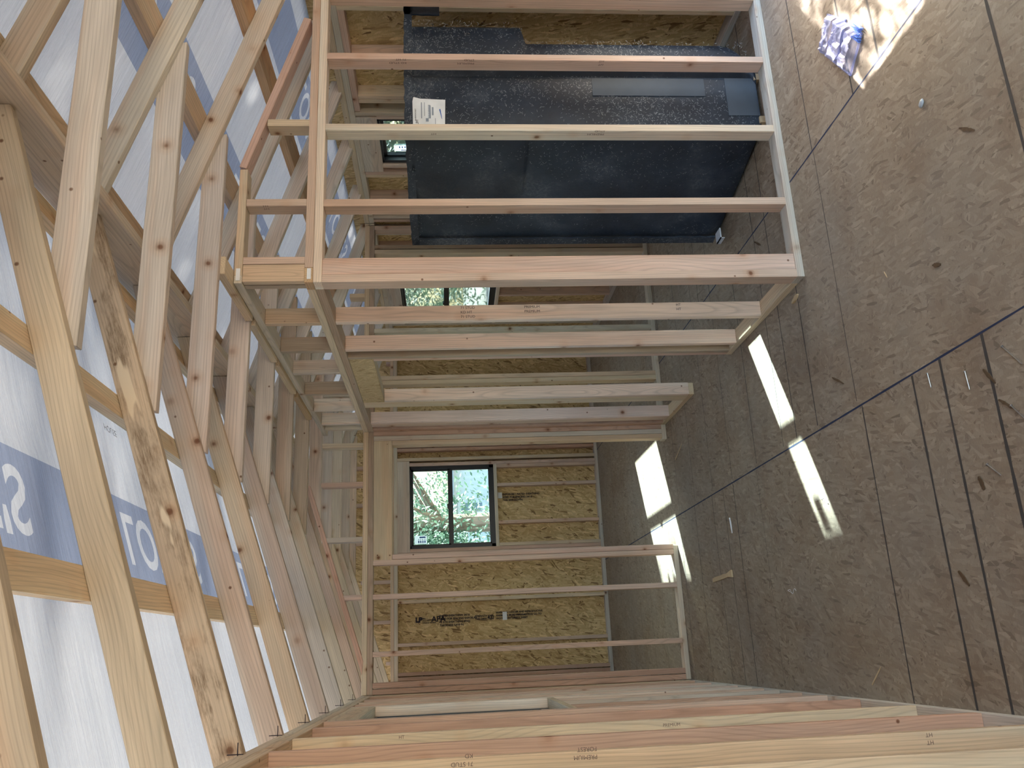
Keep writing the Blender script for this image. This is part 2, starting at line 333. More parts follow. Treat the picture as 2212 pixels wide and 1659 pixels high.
# ------------------------------------------------------------------ roof wrap (ceiling)
RX = 1.635; S = 0.33
def z_under_l(x): return 2.46 + S * (x + 0.275)
def z_under_r(x): return 3.09 - S * (x - 1.655)
def wrap_z(x, y):
    left = x <= RX; z = (z_under_l(x) if left else z_under_r(x)) + 0.154; k = 1.0
    for a, b in BANDS: k = min(k, max(0.0, (a - x if x < a else x - b if x > b else 0.0) / 0.06))
    return z + k * (0.010 * noise.noise(Vector((x * 2.3, y * 1.4, 3.1))) + 0.004 * noise.noise(Vector((x * 9, y * 5, 1.0))))
def make_wrap():
    WHITE = wrap_material('white roof wrap', (0.90, 0.92, 0.92)); BLUE = wrap_material('blue printed roof wrap', (0.41, 0.475, 0.60))
    bm = bmesh.new(); ys = [-2.4 + i * (12.6 / 90) for i in range(91)]
    for lo, hi in [(-0.80, BANDS[0][0]), (BANDS[0][1], RX), (RX + 1e-5, BANDS[1][0]), (BANDS[1][1], BANDS[2][0]), (BANDS[2][1], 4.06)]:
        n = max(4, int((hi - lo) / 0.055)); rows = [[bm.verts.new((x, y, wrap_z(x, y))) for y in ys] for x in [lo + (hi - lo) * i / n for i in range(n + 1)]]
        for i in range(n):
            for j in range(90): bm.faces.new((rows[i][j], rows[i][j + 1], rows[i + 1][j + 1], rows[i + 1][j]))
    me = bpy.data.meshes.new('ceiling'); bm.to_mesh(me); bm.free()
    for p in me.polygons: p.use_smooth = True
    o = new_obj('ceiling', me, WHITE); structure(o)
    # the bands: blue with the capitals left white, printed on the outside so they read backwards from below
    vl = bpy.context.view_layer
    for (xa, xb), base, yss in zip(BANDS, (0.475, 2.575, 3.465), ([1.31] + [1.22 + k * 1.55 for k in range(1, 5)], [2.62 + k * 1.55 for k in range(4)], [2.95 + k * 1.55 for k in range(4)])):
        cu = bpy.data.curves.new('band', 'CURVE'); cu.dimensions = '2D'; cu.fill_mode = 'BOTH'; letters = bmesh.new()
        for y0 in yss:
            fc = bpy.data.curves.new('t', 'FONT'); fc.body = "LOWE'S"; fc.size = 0.235; fc.offset = 0.004; fc.resolution_u = 4
            fo = bpy.data.objects.new('t', fc); C.objects.link(fo); vl.update()
            me = bpy.data.meshes.new_from_object(fo.evaluated_get(bpy.context.evaluated_depsgraph_get()))
            k = len(letters.verts); letters.from_mesh(me); letters.verts.ensure_lookup_table()
            for v in letters.verts[k:]: v.co = Vector((v.co.x + y0, v.co.y, 0))
            k2 = bmesh.new(); k2.from_mesh(me)     # outline loops of the letters become the holes of the band
            left = {e for e in k2.edges if len(e.link_faces) == 1}
            while left:
                e = left.pop(); loop = [e.verts[0], e.verts[1]]
                while True:
                    nx = next((f for f in loop[-1].link_edges if f in left), None)
                    if nx is None: break
                    left.discard(nx); w2 = nx.other_vert(loop[-1])
                    if w2 is loop[0]: break
                    loop.append(w2)
                sp = cu.splines.new('POLY'); sp.points.add(len(loop) - 1); sp.use_cyclic_u = True
                for q, v in zip(sp.points, loop): q.co = (v.co.x + y0, v.co.y, 0, 1)
            k2.free(); bpy.data.meshes.remove(me); bpy.data.objects.remove(fo); bpy.data.curves.remove(fc)
        sp = cu.splines.new('POLY'); sp.points.add(3); sp.use_cyclic_u = True
        for q, (u, v) in zip(sp.points, [(-2.4, base - xb), (10.2, base - xb), (10.2, base - xa), (-2.4, base - xa)]): q.co = (u, v, 0, 1)
        bo = bpy.data.objects.new('band', cu); C.objects.link(bo); vl.update()
        bme = bpy.data.meshes.new_from_object(bo.evaluated_get(bpy.context.evaluated_depsgraph_get()))
        bpy.data.objects.remove(bo); bpy.data.curves.remove(cu)
        bb = bmesh.new(); bb.from_mesh(bme); bpy.data.meshes.remove(bme)
        for q, nm, mm in ((bb, 'printed_band', BLUE), (letters, 'printed_words', WHITE)):
            for v in q.verts:
                x, y = base - v.co.y, v.co.x
                v.co = Vector((x, y, wrap_z(x, y)))
            me = bpy.data.meshes.new(nm); q.to_mesh(me); q.free(); new_obj(nm, me, mm, o)
    write('printed_word', ['HOUSE'], (0.78, 2.80, z_under_l(0.76) + 0.148), (0, 1, 0), (-1, 0, -.33), 0.035, o, simple('grey blue print', (0.33, 0.38, 0.5), .5))
make_wrap()

# ------------------------------------------------------------------ exterior walls
XR = 3.58; XL = -0.272; YB = 9.85
TP0, TP1, TP2 = 2.393, 2.434, 2.475; WZ0, WZ1 = 1.26, 2.25
def yz_frame(x): # local X -> world Y, local Y -> world Z, local Z -> world X
    return Matrix(((0, 0, 1, x), (1, 0, 0, 0), (0, 1, 0, 0), (0, 0, 0, 1)))
def xz_frame(y, s=1):
    return Matrix(((1, 0, 0, 0), (0, 0, -s, y), (0, 1, 0, 0), (0, 0, 0, 1)))
# right wall: window near the tub and a larger one in the far room; a low opening nearer the camera
wr = panel('wall_right', yz_frame(XR + SD + 0.012), -2.2, 9.98, 0, 2.62, 0.012, [(5.125, 5.70, WZ0, WZ1), (7.958, 8.958, WZ0, WZ1), (2.95, 3.70, 0.12, 0.99)], OSBW); structure(wr)
R = wr
def rstud(y, z0=PT, z1=TP0, c=PNK): bx('stud', XR, XR + SD, y, y + PT, z0, z1, R, c)
bx('sole_plate', XR, XR + SD, -2.2, YB, 0, PT, R, SOL)
bx('top_plate', XR, XR + SD, -2.2, 6.62, TP0, TP1, R, GRN); bx('top_plate', XR, XR + SD, -2.2, 6.62, TP1 + .001, TP2, R, YEL)
bx('top_plate', XR, XR + SD, 6.64, YB, TP0, TP1, R, GRN); bx('top_plate', XR, XR + SD, 6.64, YB, TP1 + .001, TP2, R, YEL)
bx('nailer', XR + .001, XR + SD, 3.9, 5.03, 2.352, TP0 - .001, R, PNK)
for y, c in [(0.9, PNK), (1.34, PNK), (1.78, YEL), (2.2, PNK), (2.64, PNK), (3.72, PNK), (3.865, PNK), (3.99, BRN), (4.03, YEL)]: rstud(y, PT, TP0, c)
for y, c, zt in [(4.46, PNK, 2.352), (4.857, YEL, 2.352), (4.90, YEL, 2.352), (5.041, GRN, TP0)]: rstud(y, PT, zt, c)
rstud(5.082, PT, WZ1, PNK); rstud(5.702, PT, WZ1, PNK); rstud(5.802, PT, TP0, PNK); rstud(5.842, PT, TP0, YEL)
rstud(6.21, c=PNK); rstud(6.50, c=GRY); rstud(6.56, c=PNK)
for y, c in [(6.80, GRY), (7.12, PNK), (7.55, PNK), (7.875, YEL), (9.0, GRN), (9.4, PNK), (9.76, YEL)]: rstud(y, c=c)
for y0, y1 in [(5.10, 5.80), (7.918, 9.0)]:
    bx('header', XR + .001, XR + SD - .002, y0, y1, WZ1, TP0, R, GRY); bx('sill_plate', XR, XR + SD, y0, y1, WZ0 - PT, WZ0, R, WHT)
for y in (5.4, 8.2, 8.6): rstud(y, PT, WZ0 - PT, PNK)
bx('sill_plate', XR, XR + SD, 2.68, 3.72, 0.99, 1.03, R, PNK)
# left wall
wl = panel('wall_left', yz_frame(XL - SD), -2.2, 9.98, 0, 2.50, 0.012, [(4.22, 5.20, WZ0, WZ1)], OSBW); structure(wl)
def lstud(y, z0=PT, z1=TP0, c=PNK, x=0): return bx('stud', XL - SD, XL + x, y, y + PT, z0, z1, wl, c)
bx('sole_plate', XL - SD, XL, -2.2, YB, 0, PT, wl, SOL)
bx('top_plate', XL - SD, XL, -2.2, 3.3, TP0, TP1, wl, YEL); bx('top_plate', XL - SD, XL, 3.302, YB, TP0, TP1, wl, YEL); bx('top_plate', XL - SD, XL, -2.2, YB, TP1 + .001, TP2, wl, GRN)
ls = {}
for i, (y, c) in enumerate([(0.75, PNK), (1.19, YEL), (1.62, PNK), (2.055, YEL), (2.49, (0.74, 0.56, 0.34)), (2.925, RED), (3.345, YEL), (3.81, RED), (4.145, PNK)]): ls[i] = lstud(y, c=c)
ud = dict(du=(0, 0, 1), dv=(-1, 0, 0)); 
for y_, x_, z_, ln, up_ in [(2.49, -.283, 1.42, ['PREMIUM', 'FOREST'], 1), (2.49, -.283, 1.76, ['71 STUD', 'KD'], 1), (2.49, -.296, .46, ['HT', 'HT'], 1), (3.345, -.298, 1.03, ['PREMIUM'], 0), (3.345, -.290, 2.01, ['HT'], 0)]:
    write('grade_stamp', ln, (x_, y_ - .001, z_), (0, 0, 1) if up_ else (0, 0, -1), (-1, 0, 0) if up_ else (1, 0, 0), .016, wl, INKS)
lstud(4.183, PT, WZ1, PNK); lstud(5.20, PT, WZ1, WHT); lstud(5.24, c=WHT)
bx('header', XL - SD + .001, XL - .001, 4.183, 5.238, WZ1, TP0, wl, YEL); bx('sill_plate', XL - SD, XL, 4.221, 5.199, WZ0 - PT, WZ0, wl, YEL)
for y, c in [(4.45, RED), (4.76, GRY), (5.0, PNK)]: lstud(y, PT, WZ0 - PT, c)
for y, c in [(5.46, PNK), (5.68, GRY), (6.02, PNK), (6.43, RED), (6.56, YEL), (6.80, GRY), (7.1, PNK), (7.5, YEL), (7.95, PNK), (8.4, PNK), (8.8, YEL), (9.25, PNK), (9.7, PNK)]: lstud(y, c=c)
# back wall
wb = panel('wall_back', xz_frame(YB + SD), -0.38, 3.69, 0, 2.475, 0.012, [(1.153, 2.12, WZ0, WZ1)], OSBW); structure(wb)
wb.matrix_world = Matrix(((1, 0, 0, 0), (0, 0, -1, YB + SD), (0, 1, 0, 0), (0, 0, 0, 1)))
bm = bmesh.new()
gp = [(-0.6, 2.476), (3.87, 2.476), (RX, 3.20)]
a = [bm.verts.new((x, z, 0)) for x, z in gp]; b = [bm.verts.new((x, z, -0.012)) for x, z in gp]
bm.faces.new(a); bm.faces.new(b[::-1])
for i in range(3): bm.faces.new((a[i], b[i], b[(i + 1) % 3], a[(i + 1) % 3]))
fin('gable_sheathing', bm, OSBW, wb, Matrix(((1, 0, 0, 0), (0, 0, -1, YB + SD), (0, 1, 0, 0), (0, 0, 0, 1))))
bx('sole_plate', XL, XR, YB, YB + SD, 0, PT, wb, SOL); bx('top_plate', XL, XR, YB, YB + SD, TP0, TP1, wb, GRN); bx('top_plate', XL, XR, YB, YB + SD, TP1 + .001, TP2, wb, YEL)
for x, c, z1 in [(XL + .002, RED, TP0), (-.222, RED, TP0), (0.087, PNK, TP0), (0.552, YEL, TP0), (0.99, PNK, TP0), (1.075, PNK, TP0), (1.115, PNK, WZ1), (2.12, PNK, WZ1), (2.182, YEL, TP0), (2.30, RED, TP0), (2.345, PNK, TP0), (2.42, BRN, TP0), (2.75, YEL, TP0), (3.2, PNK, TP0), (3.53, PNK, TP0)]:
    bx('stud', x, x + PT, YB, YB + SD, PT, z1, wb, c)
bx('header', 1.115, 2.18, YB + .001, YB + SD - .002, WZ1, TP0, wb, GRY); bx('sill_plate', 1.153, 2.12, YB, YB + SD, WZ0 - PT, WZ0, wb, GRN)
for x, c in [(1.41, PNK), (1.852, PNK), (1.155, YEL), (2.08, PNK)]: bx('stud', x, x + PT, YB, YB + SD, PT, WZ0 - PT, wb, c)
for k, x in enumerate([-.1, .34, .78, 1.22, 1.66, 2.1, 2.54, 2.98, 3.4]):
    zt = min(z_under_l(x), z_under_r(x)); bx('gable_stud', x, x + PT, YB + .01, YB + SD, TP2, max(zt, TP2 + .05), wb, PNK)
# grade stamps printed on the back wall sheathing
yb = YB + SD - 0.0135
G = (0, 0, -1); UPX = (1, 0, 0)
def stampb(lines, x, z, size, m=INK, bold=0.0): write('printed_grade_stamp', lines, (x, yb, z), G, UPX, size, wb, m, 1.15, False, bold)
stampb(['LP'], 0.345, 2.20, 0.075, INK, 0.004); stampb(['MILL 1', '7/16 CAT', 'STRAND BOARD'], 0.375, 2.12, 0.02, INK, .0008)
stampb(['APA'], 0.345, 2.02, 0.085, INK, 0.002)
stampb(['RATED SHEATHING 24/16', 'SIZED FOR SPACING EXPOSURE 1', 'PS 2-10 SHEATHING SPAN', 'THICKNESS 0.418 IN'], 0.395, 1.93, 0.030, INK, .0012)
stampb(['STRENGTH AXIS', 'THIS DIRECTION'], 0.375, 1.53, 0.028, INK, .0012); stampb(['437'], 0.35, 1.385, 0.05, INK, .001)
stampb(['WARNING CANCER AND REPRODUCTIVE', 'HARM FOR MORE INFORMATION GO TO', 'WOOD DUST SAFETY SHEET'], 0.405, 1.29, 0.028, INK, .0012)
stampb(['EXPOSURE 1 RATED SHEATHING', 'SIZED FOR SPACING 24/16', 'THIS SIDE DOWN'], 1.755, 1.16, 0.030, INK, .0012)
bm = bmesh.new(); add_box(bm, (0.33, yb - .002, 1.165), (0.42, yb, 1.215)); fin('paper_tag', bm, WHITEP, wb)
bm = bmesh.new(); add_box(bm, (1.72, yb - .002, 1.165), (1.79, yb, 1.215)); fin('paper_tag', bm, WHITEP, wb)

# ------------------------------------------------------------------ windows
def glass_material(name='window glass', tint=(0.68, 0.80, 0.83)):
    m, t, p = mat(name); t.nodes.remove(p)
    tb = nd(t, 'ShaderNodeBsdfTransparent'); tb.inputs[0].default_value = tint + (1,)
    gl = nd(t, 'ShaderNodeBsdfGlossy'); gl.inputs['Roughness'].default_value = 0.02
    fr = nd(t, 'ShaderNodeFresnel'); fr.inputs[0].default_value = 1.45
    mx = nd(t, 'ShaderNodeMixShader'); t.links.new(mth(t, 'MULTIPLY', fr.outputs[0], 0.8), mx.inputs[0])
    t.links.new(tb.outputs[0], mx.inputs[1]); t.links.new(gl.outputs[0], mx.inputs[2]); t.links.new(mx.outputs[0], t.nodes['Material Output'].inputs[0]); return m
GLASS = glass_material()
def thin_paper():
    m, t, p = mat('thin backlit paper'); tc = nd(t, 'ShaderNodeTexCoord').outputs['Object']
    c = mix(t, 1.0, (0.85, 0.88, 0.9), ramp(t, noise_t(t, tc, 20, 2), [(0.3, 0.95), (0.7, 1.0)]), 'MULTIPLY'); t.links.new(c, p.inputs['Base Color'])
    tr = nd(t, 'ShaderNodeBsdfTranslucent'); t.links.new(c, tr.inputs[0]); mx = nd(t, 'ShaderNodeMixShader'); mx.inputs[0].default_value = 0.5
    t.links.new(p.outputs[0], mx.inputs[1]); t.links.new(tr.outputs[0], mx.inputs[2]); t.links.new(mx.outputs[0], t.nodes['Material Output'].inputs[0]); return m
THINP = thin_paper()
def window(n, fr, u0, u1, lab=None):
    """a horizontal-rail window in local (u along wall, v up, w outward); fr maps local to world"""
    v0, v1 = WZ0, WZ1; root = bpy.data.objects.new('window_%d' % n, None); C.objects.link(root); structure(root)
    bm = bmesh.new(); t = 0.036; h_ = 0.016
    for lo, hi in [((u0, v0, 0), (u1, v0 + .048, .07)), ((u0, v1 - h_, 0), (u1, v1, .07)), ((u0, v0, 0), (u0 + t, v1, .07)), ((u1 - t, v0, 0), (u1, v1, .07))]: add_box(bm, lo, hi)
    fin('window_frame', bm, BLACKF, root, fr)
    vm = 1.775
    bm = bmesh.new(); s = 0.018
    for a0, a1, w0 in [(v0 + .046, vm + .028, .006), (vm - .028, v1 - h_, .034)]:
        for lo, hi in [((u0 + t, a0, w0), (u1 - t, a0 + s, w0 + .026)), ((u0 + t, a1 - s - .006, w0), (u1 - t, a1, w0 + .026)), ((u0 + t, a0, w0), (u0 + t + s, a1, w0 + .026)), ((u1 - t - s, a0, w0), (u1 - t, a1, w0 + .026))]: add_box(bm, lo, hi)
    add_box(bm, ((u0 + u1) / 2 - .03, vm + .028, -.004), ((u0 + u1) / 2 + .03, vm + .04, .02))
    add_box(bm, (u0 + t, vm - .026, .010), (u1 - t, vm + .026, .058))
    sash = fin('sash', bm, BLACKF, root, fr)
    for a0, a1, w0 in [(v0 + .06, vm, .019), (vm, v1 - h_ - .01, .047)]:
        bm = bmesh.new(); add_box(bm, (u0 + t + .01, a0, w0), (u1 - t - .01, a1, w0 + .003)); fin('pane', bm, GLASS, sash, fr)
    if lab:
        lu0, lu1, lv0, lv1 = lab; bm = bmesh.new(); lquad_ = [bm.verts.new(q) for q in ((lu0, lv0, .044), (lu1, lv0, .044), (lu1, lv1, .044), (lu0, lv1, .044))]; bm.faces.new(lquad_)
        st = fin('rating_label', bm, THINP, root, fr)
        bm = bmesh.new()
        hu = lu1 - lu0; hv = lv1 - lv0
        for k in range(4): 
            add_box(bm, (lu0 + .12 * hu, lv0 + (.10 + .17 * k) * hv, .0415), (lu0 + .42 * hu, lv0 + (.20 + .17 * k) * hv, .043))
            add_box(bm, (lu0 + .5 * hu, lv0 + (.12 + .17 * k) * hv, .0415), (lu0 + .62 * hu, lv0 + (.18 + .17 * k) * hv, .043))
        add_box(bm, (lu0 + .72 * hu, lv0 + .1 * hv, .0415), (lu0 + .9 * hu, lv0 + .6 * hv, .043))
        fin('label_print', bm, BLUEP, st, fr)
    return root
window(1, Matrix(((1, 0, 0, 0), (0, 0, 1, YB + .02), (0, 1, 0, 0), (0, 0, 0, 1))), 1.153, 2.12, (1.215, 1.31, 2.06, 2.20))
window(2, Matrix(((0, 0, 1, XR + .02), (1, 0, 0, 0), (0, 1, 0, 0), (0, 0, 0, 1))), 5.13, 5.70, (5.535, 5.608, 2.035, 2.155))
window(3, Matrix(((0, 0, 1, XR + .02), (1, 0, 0, 0), (0, 1, 0, 0), (0, 0, 0, 1))), 7.958, 8.958, None)
window(4, Matrix(((0, 0, -1, XL - .055), (1, 0, 0, 0), (0, 1, 0, 0), (0, 0, 0, 1))), 4.22, 5.20, None)

# ------------------------------------------------------------------ partition in front of the tub, with its raised upper part
p1 = thing('partition_frame', 'bare stud partition standing in front of the dark tub, with a sloped pink top piece', 'wall frame', (2.6, 3.8, 0), 'interior stud partitions')
Y0, Y1 = 3.762, 3.85
bx('sole_plate', 1.722, XR - .002, Y0, Y1, 0, PT, p1, SOL)
bx('top_plate', 1.722, XR - .002, Y0, Y1, TP0, TP1, p1, WHT); bx('top_plate', 1.80, XR - .03, Y0, Y1, TP1 + .001, TP2, p1, PNK)
bx('top_plate', 1.722, 1.799, Y0, Y1, TP1 + .001, TP2, p1, ORG)
s0 = bx('stud', 1.722, 1.762, Y0, Y1, PT, TP0, p1, PNK)
bx('stud', 1.764, 1.8525, Y0 + .008, Y0 + .046, PT, TP0, p1, PNK); bx('stud', 1.764, 1.8525, Y1 - .037, Y1 + .001, PT, TP0, p1, GRN)
bx('stud', 2.131, 2.171, Y0, Y1, PT, TP0, p1, PNK); bx('stud', 2.566, 2.606, Y0, Y1, PT, TP0, p1, WHT); sA = bx('stud', 3.003, 3.041, Y0, Y1, PT, TP0, p1, PNK)
bx('stud', 3.42, 3.46, Y0, Y1, PT, TP0, p1, PNK)
# upper part
bx('upper_plate', 1.762, 2.34, Y0, Y1, 2.768, 2.806, p1, YEL)
bx('cripple', 1.729, 1.818, Y0 + .002, Y0 + .040, TP2, 2.767, p1, YEL); bx('cripple', 1.820, 1.858, Y0, Y1, TP2, 2.767, p1, PNK)
bx('cripple', 1.729, 1.818, Y1 - .037, Y1 + .001, TP2, 2.767, p1, BRN)
bx('cripple', 2.134, 2.173, Y0, Y1, TP2, 2.767, p1, PNK); bx('cripple', 2.592, 2.631, Y0, Y1, TP2, 2.684, p1, YEL)
prism_xz('rake_plate', [(2.345, 2.777), (2.356, 2.811), (3.265, 2.519), (3.254, 2.481)], Y0, Y1, -math.atan(.325), p1, (0.74, 0.47, 0.38))
for x0, x1, z0, z1 in [(1.734, 1.80 - .03, 2.776, 2.798), (1.737, 1.77, 2.441, 2.468)]:
    pass
bm = bmesh.new(); add_box(bm, (1.735, Y0 - .0012, 2.777), (1.798, Y0 + .002, 2.797)); lb = fin('end_label', bm, WHITEP, p1)
bm = bmesh.new(); add_box(bm, (1.739, Y0 - .0012, 2.444), (1.795, Y0 + .002, 2.463)); fin('end_label', bm, WHITEP, p1)
def stamp(lines, o, du, dv, size, parent, m=INKS, name='grade_stamp'): write(name, lines, o, du, dv, size, parent, m)
UP = (0, 0, 1); DN = (0, 0, -1)
# partition stud side faces look to picture left: normal -X ; letters run along the stud
for x, zz, ln in [(3.0018, 1.98, ['KD STUD', '71 HT']), (3.0018, 1.62, ['PREMIUM', 'STUD']), (3.0018, .92, ['HT', 'HT']), (2.5648, 1.83, ['HT']), (2.5648, .95, ['PREMIUM', 'STUD'])]:
    stamp(ln, (x, Y0 + .022, zz), UP, (0, 1, 0), .022, p1)
stamp(['HT', 'HT'], (2.1325, Y0 + .02, 2.66), UP, (0, 1, 0), .022, p1)

# partition running away from the camera, with a doorway
p2 = thing('partition_frame', 'stud partition running deep into the building with an open doorway and short studs above', 'wall frame', (1.76, 5.2, 0), 'interior stud partitions')
X0, X1 = 1.722, 1.8105
bx('sole_plate', X0, X1, 3.852, 4.93, 0, PT, p2, YEL); bx('sole_plate', X0, X1, 5.79, 6.658, 0, PT, p2, YEL)
bx('top_plate', X0, X1, 3.852, 6.658, TP0, TP1, p2, BRN); bx('top_plate', X0, X1, 3.852, 6.658, TP1 + .001, TP2, p2, YEL)
def s2(y, z0=PT, z1=TP0, c=PNK, name='stud'): return bx(name, X0, X1, y, y + PT, z0, z1, p2, c)
s2(4.28, c=(0.80, 0.60, 0.49)); s2(4.712, c=(0.78, 0.60, 0.49)); s2(4.850, c=BRN); s2(4.889, z1=2.244, c=PNK)
s2(5.782, z1=2.244, c=(0.78, 0.64, 0.54)); s2(5.822, c=YEL); bx('stud', X0, X0 + .04, 5.861, 5.949, PT, TP0, p2, YEL)
s2(6.375, c=(0.78, 0.60, 0.52)); bx('stud', X0, X0 + .04, 6.414, 6.502, PT, TP0, p2, PNK); s2(6.58, c=RED); s2(6.619, c=RED)
bx('header', X0 + .001, X0 + .013, 4.889, 5.821, 2.245, TP0 - .001, p2, YEL, OSBL := osb_material('pale sanded sheathing', (0.56, 0.44, 0.26), (0.48, 0.36, 0.20), (0.33, 0.23, 0.11), specks=False))
bx('header', X0 + .014, X1, 4.889, 5.821, 2.246, TP0 - .001, p2, GRN)
bx('upper_plate', X0, X1, Y0 + .002, 6.74, 2.768, 2.806, p2, GRN)
for i, (y, c) in enumerate([(4.06, GRN), (4.287, YEL), (4.723, BRN), (5.131, GRY), (5.578, BRN), (5.985, WHT), (6.375, WHT), (6.55, GRN)]):
    if i: s2(y, TP2, 2.767, c, 'cripple')
# stamps on the near faces of the first studs
for y, off, zz, ln in [(4.2792, 0, 1.72, ['71 STUD', 'KD HT', '71 STUD']), (4.2792, 0, 1.37, ['PREMIUM', 'PREMIUM']), (4.2792, 0, .52, ['HT', 'HT']), (5.8212, 0, 2.12, ['71 STUD', 'KD HT'])]:
    stamp(ln, (X1 - .022, y, zz), DN, (1, 0, 0), .021, p2, INK)

# the cross partition with the doorway in the middle of the picture
p3 = thing('partition_frame', 'stud partition crossing the building behind, doorway framing the far window, sloped pink board above it', 'wall frame', (1.2, 6.7, 0), 'interior stud partitions')
YA, YC = 6.66, 6.7485
bx('sole_plate', XL + .002, 0.735, YA, YC, 0, PT, p3, GRN); bx('sole_plate', 1.60, XR - .002, YA, YC, 0, PT, p3, GRN)
bx('top_plate', XL + .002, XR - .002, YA, YC, TP0, TP1, p3, BRN); bx('top_plate', XL + .002, XR - .002, YA, YC, TP1 + .001, TP2, p3, YEL)
def s3(x, z0=PT, z1=TP0, c=PNK, name='stud'): return bx(name, x, x + PT, YA, YC, z0, z1, p3, c)
s3(1.61, z1=2.246, c=YEL); s3(1.65, c=GRY); s3(1.69, c=RED); s3(0.708, z1=2.246, c=PNK); s3(0.668, c=PNK)
s3(0.412, c=PNK); s3(0.085 - .09, c=PNK); s3(-.225, c=RED); s3(XL + .003, c=RED)
for x, c in [(1.83, PNK), (2.12, YEL), (2.16, YEL), (2.58, GRN), (3.31, YEL), (3.355, BRN), (3.54, PNK)]: s3(x, c=c)
bx('header', 0.669, 1.649, YA + .001, YC - .001, 2.247, TP0 - .001, p3, YEL)
for x, z1, c in [(1.60, 2.80, GRN), (1.285, 2.80, PNK), (0.852, 2.79, GRY), (0.414, 2.64, PNK), (2.03, 2.8, GRN), (2.47, 2.75, PNK), (2.9, 2.6, YEL)]: s3(x, TP2, z1 + (0 if x > 1.5 else 0), c, 'cripple')
prism_xz('rake_plate', [(1.30, 2.885), (1.31, 2.925), (-0.13, 2.472), (-0.03, 2.462)], YA - .002, YA + .036, math.atan(.315), p3, (0.66, 0.40, 0.29))

# ------------------------------------------------------------------ flat blocks on the raised plate between the collar ties
for i, (y0, y1, lab) in enumerate([(3.611, 4.19, 'flat yellow wood block on the raised plate, nearest the camera of the row'), (4.252, 4.853, 'flat wood block on the raised plate, second from the camera, end knot'),
                                   (4.915, 5.505, 'flat wood block on the raised plate, third from the camera'), (5.57, 6.165, 'orange flat wood block at the far end of the raised plate')]):
    b = bx('blocking', 1.70, 1.7885, y0, y1, 2.808, 2.846, None, ORG if i == 3 else YEL); tag(b, lab, 'wood block', 'blocks on the raised plate')

# ------------------------------------------------------------------ roof frame
rb = bx('ridge_beam', 1.613, 1.655, -2.0, 9.84, 3.025, 3.225, None, (0.64, 0.52, 0.38)); tag(rb, 'long dark ridge beam running away along the peak of the roof', 'beam')
DV = 0.100
Tn = [0.93, 1.58, 2.232, 2.892, 3.532, 4.172, 4.822, 5.472, 6.132, 6.80, 7.46, 8.12, 8.78, 9.44]
lab = {2: 'yellow rafters and collar tie nearest the camera, cut off by picture edge', 3: 'rafters whose left board is stained with brown mould patches', 4: 'rafters just before the tub partition, left board with bold flame grain',
       5: 'rafters landing beside the tub partition corner, smooth yellow left board', 6: 'pale rafters second behind the partition corner', 7: 'rafters with a brown streaked collar tie above the partition doorway',
       8: 'rafters with greyish brown collar tie near the end of the raised plate', 9: 'rafters standing over the cross partition doorway, yellow left board'}
LC = {0: YEL, 1: (.52, .41, .27), 2: (0.56, 0.45, 0.30), 3: (0.62, 0.47, 0.30), 4: (0.60, 0.49, 0.38), 5: (0.60, 0.49, 0.33), 6: (0.60, 0.51, 0.41), 7: (0.58, 0.52, 0.46), 8: (0.60, 0.51, 0.36), 9: (.60, .49, .36)}
CC = {2: (0.62, 0.56, 0.50), 3: (0.64, 0.59, 0.53), 4: (0.64, 0.57, 0.52), 5: (0.62, 0.56, 0.50), 6: (0.64, 0.54, 0.44), 7: (0.56, 0.44, 0.31), 8: (0.54, 0.45, 0.33)}
RC = {1: (0.60, 0.51, 0.37), 2: (0.60, 0.50, 0.35), 3: (0.64, 0.58, 0.49), 4: (0.66, 0.57, 0.45)}
far = 0
for i, y in enumerate(Tn):
    if i in lab: L = lab[i]
    elif i < 2: L = ['rafters overhead behind the camera position, first from the open end', 'rafters overhead beside the camera, second from the open end'][i]
    else: L = ['rafters just beyond the cross partition', 'second rafters beyond the cross partition', 'middle rafters of the far room', 'rafters of the far room close to its gable', 'last rafters before the far gable wall'][i - 9 - 0 - 0 if i - 9 < 5 else 4]
    if i > 9: L = ['rafters first beyond the cross partition', 'rafters second beyond the cross partition', 'rafters third beyond the cross partition', 'rafters last before the far gable wall'][i - 10]
    t = thing('rafter_pair', L, 'rafters', (RX, y, 2.46), 'roof rafters')
    xe = -0.72; xo = 3.96; al = math.atan(S)
    lm = MOULD if i == 3 else LUM
    x1 = 1.611
    prism_xz('left_rafter', [(xe, z_under_l(xe)), (x1, z_under_l(x1)), (x1, z_under_l(x1) + DV), (xe, z_under_l(xe) + DV)], y, y + PT, al, t, LC.get(i, YEL), lm)
    x0 = 1.657
    prism_xz('right_rafter', [(x0, z_under_r(x0)), (xo, z_under_r(xo)), (xo, z_under_r(xo) + DV), (x0, z_under_r(x0) + DV)], y, y + PT, -al, t, RC.get(i, jit(GRN if i % 2 else WHT)))
    yc = y + PT + .001
    prism_xz('collar_tie', [(0.855, 2.828), (2.415, 2.828), (2.395, 2.929), (0.875, 2.929)], yc, yc + PT, 0, t, CC.get(i, jit(YEL if i % 2 else GRY)))
    if 2 < i < 9:
        bm = bmesh.new(); add_box(bm, (-0.300, y - .0012, z_under_l(-.27) + .016), (-0.236, y, z_under_l(-.27) + .019)); add_box(bm, (-.272, y - .0012, z_under_l(-.27) + .0), (-.269, y, z_under_l(-.27) + .05)); fin('pencil_mark', bm, INK, t)
